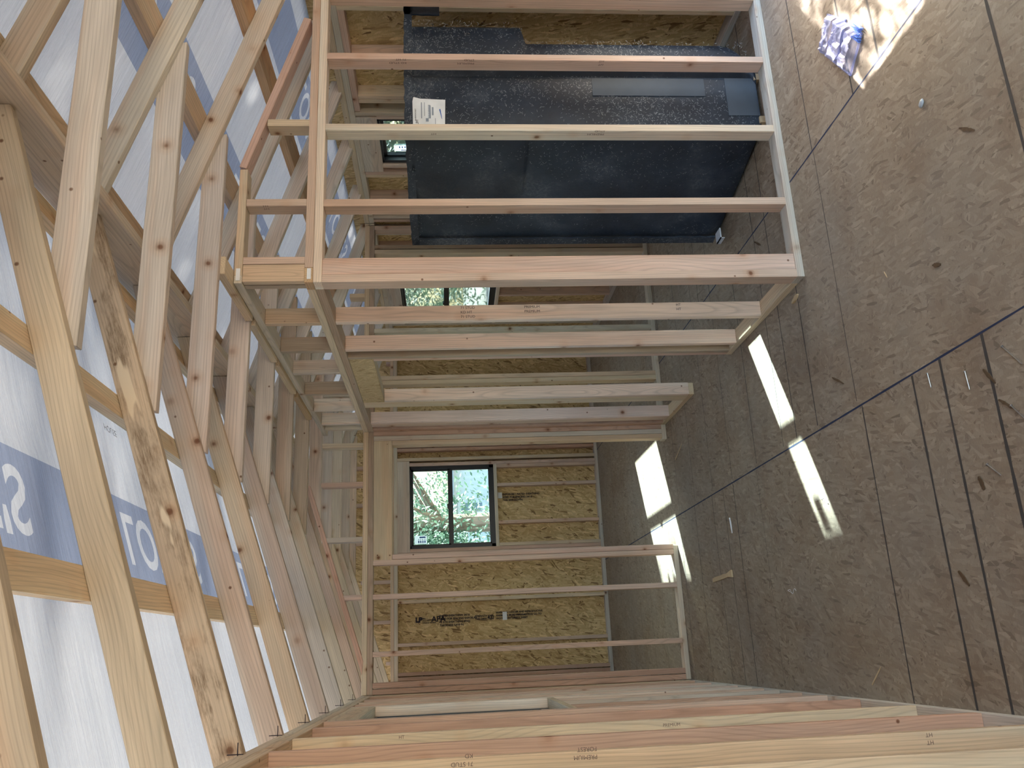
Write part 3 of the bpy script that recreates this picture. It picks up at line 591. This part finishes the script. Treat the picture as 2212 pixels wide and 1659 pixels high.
for i, (x, side, L) in enumerate([(0.818, -1, 'upper purlin crossing above the left rafters'), (0.162, -1, 'lower purlin above the left rafters, wide grain face'), (1.45, -1, 'purlin hidden close to the left of the ridge beam'),
                                  (1.755, 1, 'purlin just right of the ridge beam'), (2.40, 1, 'purlin in the middle of the right roof slope beside blue print'), (3.01, 1, 'orange brown purlin low on the right roof slope')]):
    x2 = x + 0.090; f = z_under_l if side < 0 else z_under_r
    za, zb = f(x) + DV + .001, f(x2) + DV + .001
    n_ = Vector((-S * (-side if side > 0 else 1), 0, 1)).normalized()
    pts = [(x, za), (x2, zb), (x2, zb + .046), (x, za + .046)]
    cx = (x + x2) / 2; cz = (za + zb) / 2 + .023
    bm = bmesh.new()
    mw = Matrix.Translation((cx, 3.8, cz)) @ Matrix(((0, 1, 0, 0), (1, 0, 0, 0), (0, 0, 1, 0), (0, 0, 0, 1)))
    A = [bm.verts.new(mw.inverted() @ Vector((p[0], -2.0, p[1]))) for p in pts]; Bv = [bm.verts.new(mw.inverted() @ Vector((p[0], 9.85, p[1]))) for p in pts]
    bm.faces.new(A); bm.faces.new(Bv[::-1])
    for k in range(4): bm.faces.new((A[k], Bv[k], Bv[(k + 1) % 4], A[(k + 1) % 4]))
    bmesh.ops.recalc_face_normals(bm, faces=bm.faces)
    me = bpy.data.meshes.new('purlin'); bm.to_mesh(me); bm.free()
    tag(new_obj('roof_purlin', me, LUM, None, [(0.74, 0.62, 0.44), (0.82, 0.70, 0.50), YEL, (0.62, 0.50, 0.36), (0.70, 0.58, 0.44), (0.60, 0.40, 0.24)][i], mw), L, 'purlin', 'roof purlins')

# ------------------------------------------------------------------ one-piece tub and shower, dark fibreglass back turned to the camera
def frp_material():
    m, t, p = mat('dark raw fibreglass')
    tc = nd(t, 'ShaderNodeTexCoord').outputs['Object']
    n1 = noise_t(t, tc, 2.2, 4, 0.6); n2 = noise_t(t, mapping(t, tc, (30, 30, 30)), 2.0, 5, 0.8)
    col = mix(t, ramp(t, n1, [(0.35, 0.0), (0.68, 0.8)]), (0.008, 0.015, 0.030), (0.034, 0.052, 0.085))
    dust = mth(t, 'MULTIPLY', ramp(t, n1, [(0.52, 0.0), (0.66, 0.6)]), ramp(t, n2, [(0.45, 0.0), (0.7, 1.0)]))
    col = mix(t, dust, col, (0.22, 0.24, 0.27))
    t.links.new(col, p.inputs['Base Color'])
    t.links.new(ramp(t, n2, [(0.3, 0.35), (0.7, 0.6)]), p.inputs['Roughness'])
    bp = nd(t, 'ShaderNodeBump'); bp.inputs['Strength'].default_value = 0.5; bp.inputs['Distance'].default_value = 0.004
    t.links.new(n2, bp.inputs['Height']); t.links.new(bp.outputs[0], p.inputs['Normal']); return m
FRP = frp_material()
tub = thing('tub_shower_unit', 'large dark grey fibreglass tub shower unit behind the studs, white label on back', 'tub shower', (2.8, 4.4, 0))
TB = Vector((2.67, 3.935, 0)); TC = Vector((2.47, 4.84, 0)); TD = (TC - TB).normalized(); TN = Vector((TD.y, -TD.x, 0)) * -1   # side face direction and outward normal
def hull():
    """back skin: for each height a plan outline with rounded steps; near face looks at the camera, side face looks left"""
    bm = bmesh.new()
    def outline(z):
        up = min(1, max(0, (z - 1.315) / 0.03)); up = up * up * (3 - 2 * up)
        xr = 3.287 + (3.41 - 3.287) * up
        lo = max(0, 1 - z / 0.20); xr -= 0.24 * lo ** 2.0; sh_ = max(0, 3.18 - xr)
        inn = 0.05 * max(0, 1 - z / .16) ** 2
        yb = 3.945
        pts = []
        for s_, o_ in [(1.0, 0), (.95, 0), (.80, 0), (.60, .0), (.53, .0), (.50, .024), (.30, .030), (.12, .030), (.06, .012)]:
            q = TB.lerp(TC, s_) + TN * (o_ * (.25 + .75 * up) - .02 - inn); pts.append((q.x, q.y))
        pts += [(2.685 + inn, yb + .012), (2.74, yb), (2.80, yb)] + [(gx - sh_, gy) for gx, gy in [(3.02, yb - .002), (3.045, yb + .008), (3.055, yb + .035), (3.068, yb + .035), (3.08, yb - .004), (3.11, yb - .016)]]
        w = xr - 3.11 + sh_; x11 = 3.11 - sh_
        pts += [(x11 + w * .55, yb - .016), (x11 + w * .82, yb - .004), (x11 + w * .95, yb + .03), (xr, yb + .10), (xr, 4.80)]
        return pts
    zs = [0.018, 0.028, 0.05, 0.08, 0.11, 0.15, 0.2, 0.27, 0.35, 0.45, 0.6, 0.8, 1.0, 1.2, 1.31, 1.318, 1.325, 1.332, 1.345, 1.5, 1.7, 1.9, 1.955, 1.97]
    rows = [[bm.verts.new((x, y, z)) for x, y in outline(z)] for z in zs]
    for a, b in zip(rows, rows[1:]):
        for k in range(len(a) - 1): bm.faces.new((a[k], a[k + 1], b[k + 1], b[k]))
    bm.faces.new(rows[0])
    bmesh.ops.recalc_face_normals(bm, faces=bm.faces)
    bmesh.ops.solidify(bm, geom=bm.faces, thickness=0.006)
    return fin('shell', bm, FRP, tub, None, True)
sh = hull()
bm = bmesh.new()   # flat nailing flange round the top and down the far edge, a little ragged
rr = random.Random(3)
def strip(p, q, wdir, wd, th):
    n = int((Vector(q) - Vector(p)).length / 0.03); prev = None
    for i in range(n + 1):
        c = Vector(p).lerp(Vector(q), i / n); e = Vector(wdir) * (wd + rr.uniform(-.004, .004))
        v = [bm.verts.new(c), bm.verts.new(c + e), bm.verts.new(c + e + Vector(th)), bm.verts.new(c + Vector(th))]
        if prev:
            for k in range(4): bm.faces.new((prev[k], prev[(k + 1) % 4], v[(k + 1) % 4], v[k]))
        else: bm.faces.new(v)
        prev = v
    bm.faces.new(prev[::-1])
o1 = TB + TN * .010; o2 = TC + TN * .010
strip((2.67, 3.925, 1.955), (3.497, 3.925, 1.955), (0, 0, 1), .045, (0, .010, 0))
strip((3.497, 3.925, 1.80), (3.497, 3.925, 1.998), (-1, 0, 0), .06, (0, .010, 0))
strip((o1.x, o1.y, 1.955), (o2.x, o2.y, 1.955), (0, 0, 1), .045, tuple(-TN * .010))
strip((o2.x, o2.y, .06), (o2.x, o2.y, 1.998), tuple(-TD), .055, tuple(-TN * .010))
strip((3.40, 3.93, 1.96), (3.40, 4.82, 1.96), (1, 0, 0), .05, (0, 0, .010))
fl = fin('flange', bm, FRP, tub)
bm = bmesh.new(); add_box(bm, (2.916, 3.9405, .32), (3.030, 3.9435, .96)); add_box(bm, (2.79, 3.9405, .02), (3.035, 3.9435, .20))
fin('glass_mat_patch', bm, simple('dusty fibreglass mat', (0.055, 0.072, 0.10), .6), tub)
bm = bmesh.new(); q = TB.lerp(TC, .88) + TN * .022
add_box(bm, (q.x - .05, q.y - .03, .05), (q.x + .02, q.y + .055, .058)); add_box(bm, (q.x - .05, q.y - .03, .03), (q.x - .045, q.y + .055, .058)); fin('corner_wrap', bm, SHIM, tub)
bm = bmesh.new()   # glued wood feet under the tub
for x in (2.74, 3.02): add_box(bm, (x, 3.93, 0.0), (x + .04, 4.5, .030))
fin('foot', bm, SPLINT, tub)
FIB = simple('glass fibre strands', (0.50, 0.55, 0.60), 0.35)
bm = bmesh.new(); rr = random.Random(11); made = 0
while made < 5200:
    near = rr.random() < .62; z = rr.uniform(.05, 1.99)
    if near:
        x = rr.uniform(2.68, 3.40)
        if z < 1.33 and x > 3.27: continue
        dens = 0.42 + 0.9 * noise.noise(Vector((x * 3.1, z * 2.2, 1.7))) + (.35 if x > 3.10 else 0) + (.5 if z > 1.93 else 0)
        y = 3.941 if x < 3.03 else (3.975 if x < 3.075 else 3.926)
        if z > 1.955: y = 3.922
        p = Vector((x, y, z)); ex = Vector((1, 0, 0)); nn_ = Vector((0, -1, 0))
    else:
        s_ = rr.uniform(0.08, 1.0)
        dens = 0.12 + 0.8 * noise.noise(Vector((s_ * 3.1, z * 2.2, 4.7))) + (.8 if s_ > .94 else 0) + (.6 if z > 1.93 else 0)
        off = (.032 if s_ < .52 and z > 1.32 else (.010 if s_ < .52 else 0)) - .02 + .003
        if z > 1.955 or s_ > .94: off = .0125
        p = TB.lerp(TC, s_) + TN * off; p.z = z; ex = TD
    if rr.random() > dens: continue
    L = rr.uniform(.004, .016); a = rr.uniform(0, math.pi); wd = .00035; cur = rr.uniform(-.9, .9); prev = None
    for k in range(4):
        a2 = a + cur * k / 3; d = ex * math.cos(a2) + Vector((0, 0, math.sin(a2))); s__ = (ex * -math.sin(a2) + Vector((0, 0, math.cos(a2)))) * wd
        q = [bm.verts.new(p + s__), bm.verts.new(p - s__)]
        if prev: bm.faces.new((prev[0], prev[1], q[1], q[0]))
        prev = q; p = p + d * L / 3
    made += 1
fb = fin('glass_fibre', bm, FIB, tub); fb['kind'] = 'stuff'
# shipping label and painted marks on the back
def lquad(bm, pts, y, th=.0015, mi=0):
    a = [bm.verts.new((x, y, z)) for x, z in pts]; b = [bm.verts.new((x, y + th, z)) for x, z in pts]
    n = len(pts); bm.faces.new(a).material_index = mi; bm.faces.new(b[::-1]).material_index = mi
    for i in range(n): bm.faces.new((a[i], b[i], b[(i + 1) % n], a[(i + 1) % n])).material_index = mi
bm = bmesh.new(); lquad(bm, [(2.63, 1.953), (2.632, 1.785), (2.868, 1.778), (2.875, 1.915), (2.884, 1.945), (2.884, 1.951), (2.858, 1.956)], 3.921)
lbl = fin('shipping_label', bm, WHITEP, tub)
bm = bmesh.new(); YL = 3.9195
for x0, x1, z0, z1, mi in [(2.7500, 2.8300, 1.858, 1.866, 0), (2.7500, 2.8500, 1.905, 1.910, 0), (2.7650, 2.8500, 1.890, 1.893, 0), (2.7300, 2.7500, 1.87, 1.885, 0), (2.7700, 2.8200, 1.843, 1.852, 0), (2.7100, 2.7500, 1.832, 1.835, 0)]:
    lquad(bm, [(x0, z0), (x1, z0), (x1, z1), (x0, z1)], YL, .0012, mi)
for k in range(14): x = 2.7500 + k * .0062; lquad(bm, [(x, 1.860), (x + .003, 1.860), (x + .003, 1.872), (x, 1.872)], YL - .0004, .0012, 0)
lquad(bm, [(2.7450, 1.797), (2.7500, 1.800), (2.8050, 1.812), (2.8100, 1.806)], YL, .0012, 1)
fin('label_print', bm, [GREYP, BLUEP], lbl)
write('label_text', ['HLW'], (2.7400, YL, 1.925), (-1, 0, 0), (0, 0, 1), .022, lbl, INK)
write('label_text', ['TUB SHOWER 60'], (2.8100, YL, 1.937), (-1, 0, 0), (0, 0, 1), .010, lbl, INK)
CHK = simple('worn white paint', (0.45, 0.50, 0.52), .6)
q = TB.lerp(TC, .70) + TN * -.016; write('painted_marking', ['171HIM'], (q.x, q.y, 1.62), DN, tuple(-TD), .085, tub, CHK)

# ------------------------------------------------------------------ loose things on the floor
def nail(x, y, ang, L, lab, m=NAIL, rad=.0022):
    bm = bmesh.new()
    bmesh.ops.create_cone(bm, cap_ends=True, segments=10, radius1=rad, radius2=rad, depth=L * .92, matrix=Matrix.Rotation(math.pi / 2, 4, 'Y'))
    bmesh.ops.create_cone(bm, cap_ends=True, segments=10, radius1=rad, radius2=.0002, depth=L * .08, matrix=Matrix.Translation((L * .5, 0, 0)) @ Matrix.Rotation(math.pi / 2, 4, 'Y'))
    bmesh.ops.create_cone(bm, cap_ends=True, segments=12, radius1=rad * 2.3, radius2=rad * 2.3, depth=.0014, matrix=Matrix.Translation((-L * .46, 0, 0)) @ Matrix.Rotation(math.pi / 2, 4, 'Y'))
    o = fin('nail', bm, m, None, Matrix.Translation((x, y, rad * 1.6)) @ Matrix.Rotation(ang, 4, 'Z')); tag(o, lab, 'nail', 'nails on the floor')
from math import atan2
def seg(p, q): return (p[0] + q[0]) / 2, (p[1] + q[1]) / 2, atan2(q[1] - p[1], q[0] - p[0]), math.hypot(q[0] - p[0], q[1] - p[1])
for p, q, lb_ in [((.874, 2.468), (.788, 2.395), 'shiny nail at the right picture edge beside a marker line'), ((.68, 2.49), (.60, 2.42), 'shiny nail lowest of three near the chalk lines'),
                  ((.925, 2.90), (.866, 2.895), 'grey nail touching the blue joint line'), ((.86, 2.68), (.79, 2.675), 'grey nail lying between two marker lines'), ((.525, 2.67), (.475, 2.61), 'bent looking nail left of the others'),
                  ((.63, 3.95), (.60, 3.90), 'small nail on bare floor past the sun strip')]:
    x, y, a, L = seg(p, q); nail(x, y, a, L, lb_)
def chip(x, y, ang, L, wd, lab, cat, m, name, grp=None, th=.003, seed=0, blunt=False):
    rr = random.Random(seed); bm = bmesh.new(); n = 7; top = []; bot = []
    for i in range(n + 1):
        k = i / n; ww = wd * rr.uniform(.9, 1.05) * (1.6 if k > .95 else 1) if blunt else wd * (0.35 + math.sin(math.pi * min(1, max(0, k * .9 + .05))) * .75) * rr.uniform(.7, 1.1)
        z = th * (1 + rr.uniform(0, 1.2) * k)
        top.append((bm.verts.new((L * (k - .5), ww / 2 + rr.uniform(-.1, .1) * wd, z)), bm.verts.new((L * (k - .5), -ww / 2, z))))
        bot.append((bm.verts.new((L * (k - .5), ww / 2, 0.0008)), bm.verts.new((L * (k - .5), -ww / 2, 0.0008))))
    for i in range(n):
        bm.faces.new((top[i][0], top[i][1], top[i + 1][1], top[i + 1][0])); bm.faces.new((bot[i][1], bot[i][0], bot[i + 1][0], bot[i + 1][1]))
        bm.faces.new((top[i][0], top[i + 1][0], bot[i + 1][0], bot[i][0])); bm.faces.new((top[i + 1][1], top[i][1], bot[i][1], bot[i + 1][1]))
    bm.faces.new((top[0][1], top[0][0], bot[0][0], bot[0][1])); bm.faces.new((top[n][0], top[n][1], bot[n][1], bot[n][0]))
    o = fin(name, bm, m, None, Matrix.Translation((x, y, 0)) @ Matrix.Rotation(ang, 4, 'Z')); tag(o, lab, cat, grp)
chip(1.64, 2.39, .9, .085, .012, 'brown bark chip near the right edge of the floor', 'wood chip', BARK, 'bark_chip', 'bark chips', seed=1)
chip(1.28, 2.71, 1.2, .05, .016, 'round brown bark chip on the open floor in front of the tub partition', 'wood chip', BARK, 'bark_chip', 'bark chips', seed=2)
chip(.80, 2.56, .6, .075, .014, 'brown bark chip crossing a marker line', 'wood chip', BARK, 'bark_chip', 'bark chips', seed=3)
chip(.685, 2.505, .9, .085, .010, 'long brown bark chip between two shiny nails', 'wood chip', BARK, 'bark_chip', 'bark chips', seed=4)
chip(.47, 2.72, .3, .05, .02, 'curled bark flake left of the nails', 'wood chip', BARK, 'bark_chip', 'bark chips', seed=5)
chip(.17, 2.93, .7, .07, .016, 'dark bark chip close to the left stud wall', 'wood chip', BARK, 'bark_chip', 'bark chips', seed=6)
chip(1.12, 3.60, 1.0, .11, .012, 'thin dark bark sliver beside the start of the sun strip', 'wood chip', BARK, 'bark_chip', 'bark chips', seed=7)
chip(2.17, 4.28, .9, .10, .013, 'dark bark sliver on the floor under the tub partition', 'wood chip', BARK, 'bark_chip', 'bark chips', seed=8)
chip(.40, 5.62, -1.55, .42, .028, 'pale split end of a stud with frayed tip lying on the floor', 'wood splinter', SPLINT, 'wood_splinter', None, .008, seed=9, blunt=True)
chip(-.175, 3.70, 2.2, .13, .006, 'thin pale wood sliver by the left wall', 'wood splinter', SPLINT, 'wood_sliver', 'pale slivers', seed=10)
chip(.70, 5.33, .1, .10, .018, 'small white plastic shard on the floor beyond the sun strip', 'plastic shard', WHITEP, 'plastic_shard', None, .004, seed=12)
chip(1.42, 6.35, 1.9, .24, .010, 'pale curved sliver beside the doorway partition end', 'wood splinter', SPLINT, 'wood_sliver', 'pale slivers', seed=13)
chip(1.66, 3.90, 1.8, .075, .02, 'broken pale scrap at the foot of the partition corner', 'wood splinter', SPLINT, 'wood_scrap', None, .010, seed=14)
chip(1.40, 3.05, .4, .035, .003, 'tiny white sliver on the open floor', 'wood splinter', SPLINT, 'wood_sliver', 'pale slivers', seed=15)
bm = bmesh.new(); bmesh.ops.create_icosphere(bm, subdivisions=2, radius=1)
for v in bm.verts: v.co = Vector((v.co.x * .013, v.co.y * .018, v.co.z * .006)) * (1 + .25 * noise.noise(v.co * 60))
tag(fin('pebble', bm, STONE, None, Matrix.Translation((1.89, 2.59, .0062)) @ Matrix.Rotation(.7, 4, 'Z'), True), 'pale grey pebble alone on the floor in front of the tub partition', 'pebble')
bm = bmesh.new(); pr = None   # crumpled bit of string
for i in range(26):
    a = i / 25; q = Vector((.012 * math.sin(a * 9), .10 * a - (.03 * math.sin(a * 14) if a > .7 else 0), .002))
    v = [bm.verts.new(q + Vector((.0012, 0, 0))), bm.verts.new(q + Vector((0, 0, .002))), bm.verts.new(q - Vector((.0012, 0, 0)))]
    if pr:
        for k in range(3): bm.faces.new((pr[k], pr[(k + 1) % 3], v[(k + 1) % 3], v[k]))
    pr = v
tag(fin('string_scrap', bm, WHITEP, None, Matrix.Translation((.23, 4.43, 0))), 'short curled white string scrap in the middle of the floor', 'string')

# clear plastic package, crushed, near the dappled sun
m, t, p = mat('clear crumpled plastic'); CLEAR = m
tcn = nd(t, 'ShaderNodeTexCoord').outputs['Object']
tb = nd(t, 'ShaderNodeBsdfTransparent'); tb.inputs[0].default_value = (0.86, 0.88, 0.98, 1)
p.inputs['Base Color'].default_value = (0.55, 0.58, 0.85, 1); p.inputs['Roughness'].default_value = 0.12; p.inputs['Specular IOR Level'].default_value = 0.9
bp = nd(t, 'ShaderNodeBump'); bp.inputs['Strength'].default_value = 0.6; bp.inputs['Distance'].default_value = .01
t.links.new(noise_t(t, tcn, 22, 3), bp.inputs['Height']); t.links.new(bp.outputs[0], p.inputs['Normal'])
lw = nd(t, 'ShaderNodeLayerWeight'); lw.inputs[0].default_value = 0.45; t.links.new(bp.outputs[0], lw.inputs['Normal'])
mx = nd(t, 'ShaderNodeMixShader'); t.links.new(mth(t, 'ADD', mth(t, 'MULTIPLY', lw.outputs['Facing'], 0.55), 0.22), mx.inputs[0])
t.links.new(tb.outputs[0], mx.inputs[1]); t.links.new(p.outputs[0], mx.inputs[2]); t.links.new(mx.outputs[0], t.nodes['Material Output'].inputs[0])
pk = thing('plastic_package', 'crushed clear plastic packaging with a bluish corner lying on the floor by the dappled sun', 'packaging', (2.56, 3.05, 0))
def tray(name, cx, cy, lx, ly, ang, hgt, seed, rim=.018):
    bm = bmesh.new(); nx, ny = 26, 18; g = []
    for i in range(nx + 1):
        row = []
        for j in range(ny + 1):
            u, v = i / nx - .5, j / ny - .5; ax, ay = abs(u) * 2, abs(v) * 2
            e = max(ax, ay); h = hgt * (1 if e < .80 else max(0, (1 - e) / .20)) 
            if -.1 < u < .0: h *= .35
            h += .012 * noise.noise(Vector((u * 7 + seed, v * 7, 2))) ; h = max(.002, h)
            row.append(bm.verts.new((u * lx, v * ly, h)))
        g.append(row)
    for i in range(nx):
        for j in range(ny): bm.faces.new((g[i][j], g[i + 1][j], g[i + 1][j + 1], g[i][j + 1]))
    for lo, hi in [((-lx / 2, -ly / 2, .001), (lx / 2, -ly / 2 + .006, .009)), ((-lx / 2, ly / 2 - .006, .001), (lx / 2, ly / 2, .009)), ((-lx / 2, -ly / 2, .001), (-lx / 2 + .006, ly / 2, .009)), ((lx / 2 - .006, -ly / 2, .001), (lx / 2, ly / 2, .009))]: add_box(bm, lo, hi)
    return fin(name, bm, CLEAR, pk, Matrix.Translation((cx, cy, 0)) @ Matrix.Rotation(ang, 4, 'Z'))
tray('tray', 2.50, 3.02, .26, .18, math.radians(35), .035, 1); tray('lid', 2.62, 3.10, .20, .17, math.radians(42), .028, 5)
bm = bmesh.new()
for k in range(7):
    a = k * .9; add_box(bm, (-.035 + .01 * math.sin(a), -.03 + k * .009, .003), (.03 + .01 * math.cos(a), -.026 + k * .009, .02 + .006 * math.sin(a * 2)))
fin('blue_insert', bm, simple('clear blue plastic', (0.15, 0.3, 0.85), .2), pk, Matrix.Translation((2.47, 2.90, .0)) @ Matrix.Rotation(.6, 4, 'Z'))

# ------------------------------------------------------------------ outdoors
def leaf_material(name, a, b):
    m, t, p = mat(name); oi = nd(t, 'ShaderNodeTexCoord').outputs['Object']
    c = mix(t, noise_t(t, oi, 1.3, 4), a, b); t.links.new(c, p.inputs['Base Color']); p.inputs['Roughness'].default_value = .6
    tr = nd(t, 'ShaderNodeBsdfTranslucent'); t.links.new(c, tr.inputs[0]); mx = nd(t, 'ShaderNodeMixShader'); mx.inputs[0].default_value = .4
    t.links.new(p.outputs[0], mx.inputs[1]); t.links.new(tr.outputs[0], mx.inputs[2]); t.links.new(mx.outputs[0], t.nodes['Material Output'].inputs[0]); return m
LEAF = leaf_material('tree leaves', (0.035, 0.085, 0.06), (0.13, 0.21, 0.115)); BRK = simple('tree bark', (0.14, 0.10, 0.07), .9)
GRD = simple('dry ground', (0.25, 0.22, 0.175), .9)
bm = bmesh.new(); add_box(bm, (-60, -60, -.75), (80, 90, -.55)); g = fin('ground', bm, GRD); structure(g)
def tree(x, y, h, r, n, seed, lab):
    rr = random.Random(seed); t = thing('tree', lab, 'tree', (x, y, -.55), 'trees outside the windows')
    bm = bmesh.new(); bmesh.ops.create_cone(bm, cap_ends=True, segments=12, radius1=r * .09, radius2=r * .03, depth=h, matrix=Matrix.Translation((x, y, -.55 + h / 2)))
    for k in range(9):
        a = rr.uniform(0, 6.3); z0 = -.55 + h * rr.uniform(.3, .85); L = r * rr.uniform(.5, .9)
        d = Vector((math.cos(a), math.sin(a), .5)).normalized(); q = d.to_track_quat('Z', 'Y').to_matrix().to_4x4()
        bmesh.ops.create_cone(bm, cap_ends=True, segments=8, radius1=r * .03, radius2=r * .008, depth=L, matrix=Matrix.Translation(Vector((x, y, z0)) + d * L / 2) @ q)
    fin('trunk', bm, BRK, t)
    bm = bmesh.new()
    cl = [(Vector((rr.gauss(0, .42), rr.gauss(0, .42), rr.uniform(-.9, .9))), rr.uniform(.18, .42)) for _ in range(26)]
    for _ in range(n):
        c, cr = rr.choice(cl); p = c + Vector((rr.gauss(0, 1), rr.gauss(0, 1), rr.gauss(0, 1))) * cr * .55
        P = Vector((x + p.x * r, y + p.y * r, -.55 + h * .58 + p.z * h * .45)); s = rr.uniform(.06, .15) * (.5 if n > 20000 else 1)
        u = Vector((rr.gauss(0, 1), rr.gauss(0, 1), rr.gauss(0, 1))).normalized(); v = u.orthogonal().normalized()
        bm.faces.new([bm.verts.new(P + u * s), bm.verts.new(P + v * s * .45), bm.verts.new(P - u * s), bm.verts.new(P - v * s * .45)])
    fin('foliage', bm, LEAF, t)
tree(2.5, 17.2, 7.8, 2.5, 30000, 1, 'leafy tree filling the upper part of the far window')
tree(12.0, 32.0, 7, 2.6, 6000, 2, 'tree behind the neighbour house seen through the far window')
tree(14.5, 21.5, 5.5, 2.6, 9000, 3, 'tree seen through the deeper right hand window')
tree(20.5, 25.0, 9, 3.6, 6000, 4, 'taller tree further out beyond the right hand windows')
tree(-6.0, 28.0, 9, 3.0, 5000, 5, 'distant tree left of the neighbour house')
for k_, (x_, y_) in enumerate([(6.2, 42), (21.5, 43), (36.0, 42), (50, 36), (40, 24), (31, 11), (-11, 43)]):
    tree(x_, y_, 6.5, 4.6, 9000, 20 + k_, ['tree in the backdrop right behind the neighbour house', 'backdrop tree second to the right of the neighbour house', 'backdrop tree third to the right of the neighbour house', 'backdrop tree far right outdoors',
         'backdrop tree outside the right windows, far side', 'backdrop tree outside the right windows, near side', 'backdrop tree at the far left outdoors'][k_])
# small tree outside whose leaves break up the sun on the floor near the camera
t = thing('young_tree', 'young leafy tree outside the right wall that dapples the sun near the plastic package', 'tree', (7.0, 5.05, -.55))
bm = bmesh.new(); rr = random.Random(8)
for _ in range(4200):
    P = Vector((7.0 + rr.gauss(0, .40), 5.05 + rr.gauss(0, .45), 2.75 + rr.gauss(0, .55))); s_ = rr.uniform(.04, .085)
    u = Vector((rr.gauss(0, 1), rr.gauss(0, 1), rr.gauss(0, 1))).normalized(); v = u.orthogonal().normalized()
    bm.faces.new([bm.verts.new(P + u * s_), bm.verts.new(P + v * s_ * .4), bm.verts.new(P - u * s_), bm.verts.new(P - v * s_ * .4)])
fin('foliage', bm, LEAF, t)
bm = bmesh.new(); bmesh.ops.create_cone(bm, cap_ends=True, segments=8, radius1=.04, radius2=.01, depth=3.9, matrix=Matrix.Translation((7.0, 5.05, 1.4)))
fin('trunk', bm, BRK, t)
t = thing('added_shade_tree', 'added row of unseen tree crowns outdoors to the right, shading the right roof slope', 'tree', (12.0, 10.5, -.55))  # unseen crowns, added to keep the sun off the right roof slope
bm = bmesh.new()
for _ in range(15000):
    P = Vector((12.0 + rr.gauss(0, .5), rr.uniform(3.5, 17.5), rr.uniform(8.25, 10.15))); s_ = rr.uniform(.09, .2)
    u = Vector((rr.gauss(0, 1), rr.gauss(0, 1), rr.gauss(0, 1))).normalized(); v = u.orthogonal().normalized()
    bm.faces.new([bm.verts.new(P + u * s_), bm.verts.new(P + v * s_ * .6), bm.verts.new(P - u * s_), bm.verts.new(P - v * s_ * .6)])
fin('foliage', bm, LEAF, t)
for y_ in (4.6, 16.6):
    bm = bmesh.new(); bmesh.ops.create_cone(bm, cap_ends=True, segments=10, radius1=.16, radius2=.06, depth=10, matrix=Matrix.Translation((12.0, y_, 4.45))); fin('trunk', bm, BRK, t)
bm = bmesh.new(); bmesh.ops.create_cone(bm, cap_ends=True, segments=8, radius1=.06, radius2=.05, depth=12, matrix=Matrix.Translation((12.0, 10.6, 9.2)) @ Matrix.Rotation(math.pi / 2, 4, 'X')); fin('branch', bm, BRK, t)
# neighbour house
hs = thing('neighbour_house', 'white neighbour house with a four-pane window seen through the far window', 'house', (5.0, 27.0, -.55))
SID = simple('white siding', (0.42, 0.46, 0.50), .6); DKG = simple('dark window glass', (0.10, 0.16, 0.2), .2); ROF = simple('grey roof', (0.25, 0.27, 0.3), .8)
hx, hy = 3.3, 24.0
bm = bmesh.new(); add_box(bm, (2.95, hy, -.55), (hx + 3.6, hy + 5, 1.62)); fin('wall', bm, SID, hs)
bm = bmesh.new(); add_box(bm, (hx - .7, hy - .4, 1.62), (hx + 4.0, hy + 5.3, 1.74)); fin('roof', bm, ROF, hs)
wx0, wx1, wz0, wz1 = 3.45, 4.05, .82, 1.42
bm = bmesh.new()
for lo, hi in [((wx0 - .1, hy - .04, wz0 - .1), (wx1 + .1, hy, wz0)), ((wx0 - .1, hy - .04, wz1), (wx1 + .1, hy, wz1 + .1)), ((wx0 - .1, hy - .04, wz0), (wx0, hy, wz1)), ((wx1, hy - .04, wz0), (wx1 + .1, hy, wz1)), (((wx0 + wx1) / 2 - .04, hy - .05, wz0), ((wx0 + wx1) / 2 + .04, hy, wz1)), ((wx0, hy - .05, (wz0 + wz1) / 2 - .03), (wx1, hy, (wz0 + wz1) / 2 + .03))]: add_box(bm, lo, hi)
fw = fin('window', bm, SID, hs)
bm = bmesh.new(); add_box(bm, (wx0, hy - .02, wz0), (wx1, hy - .01, wz1)); fin('pane', bm, DKG, fw)
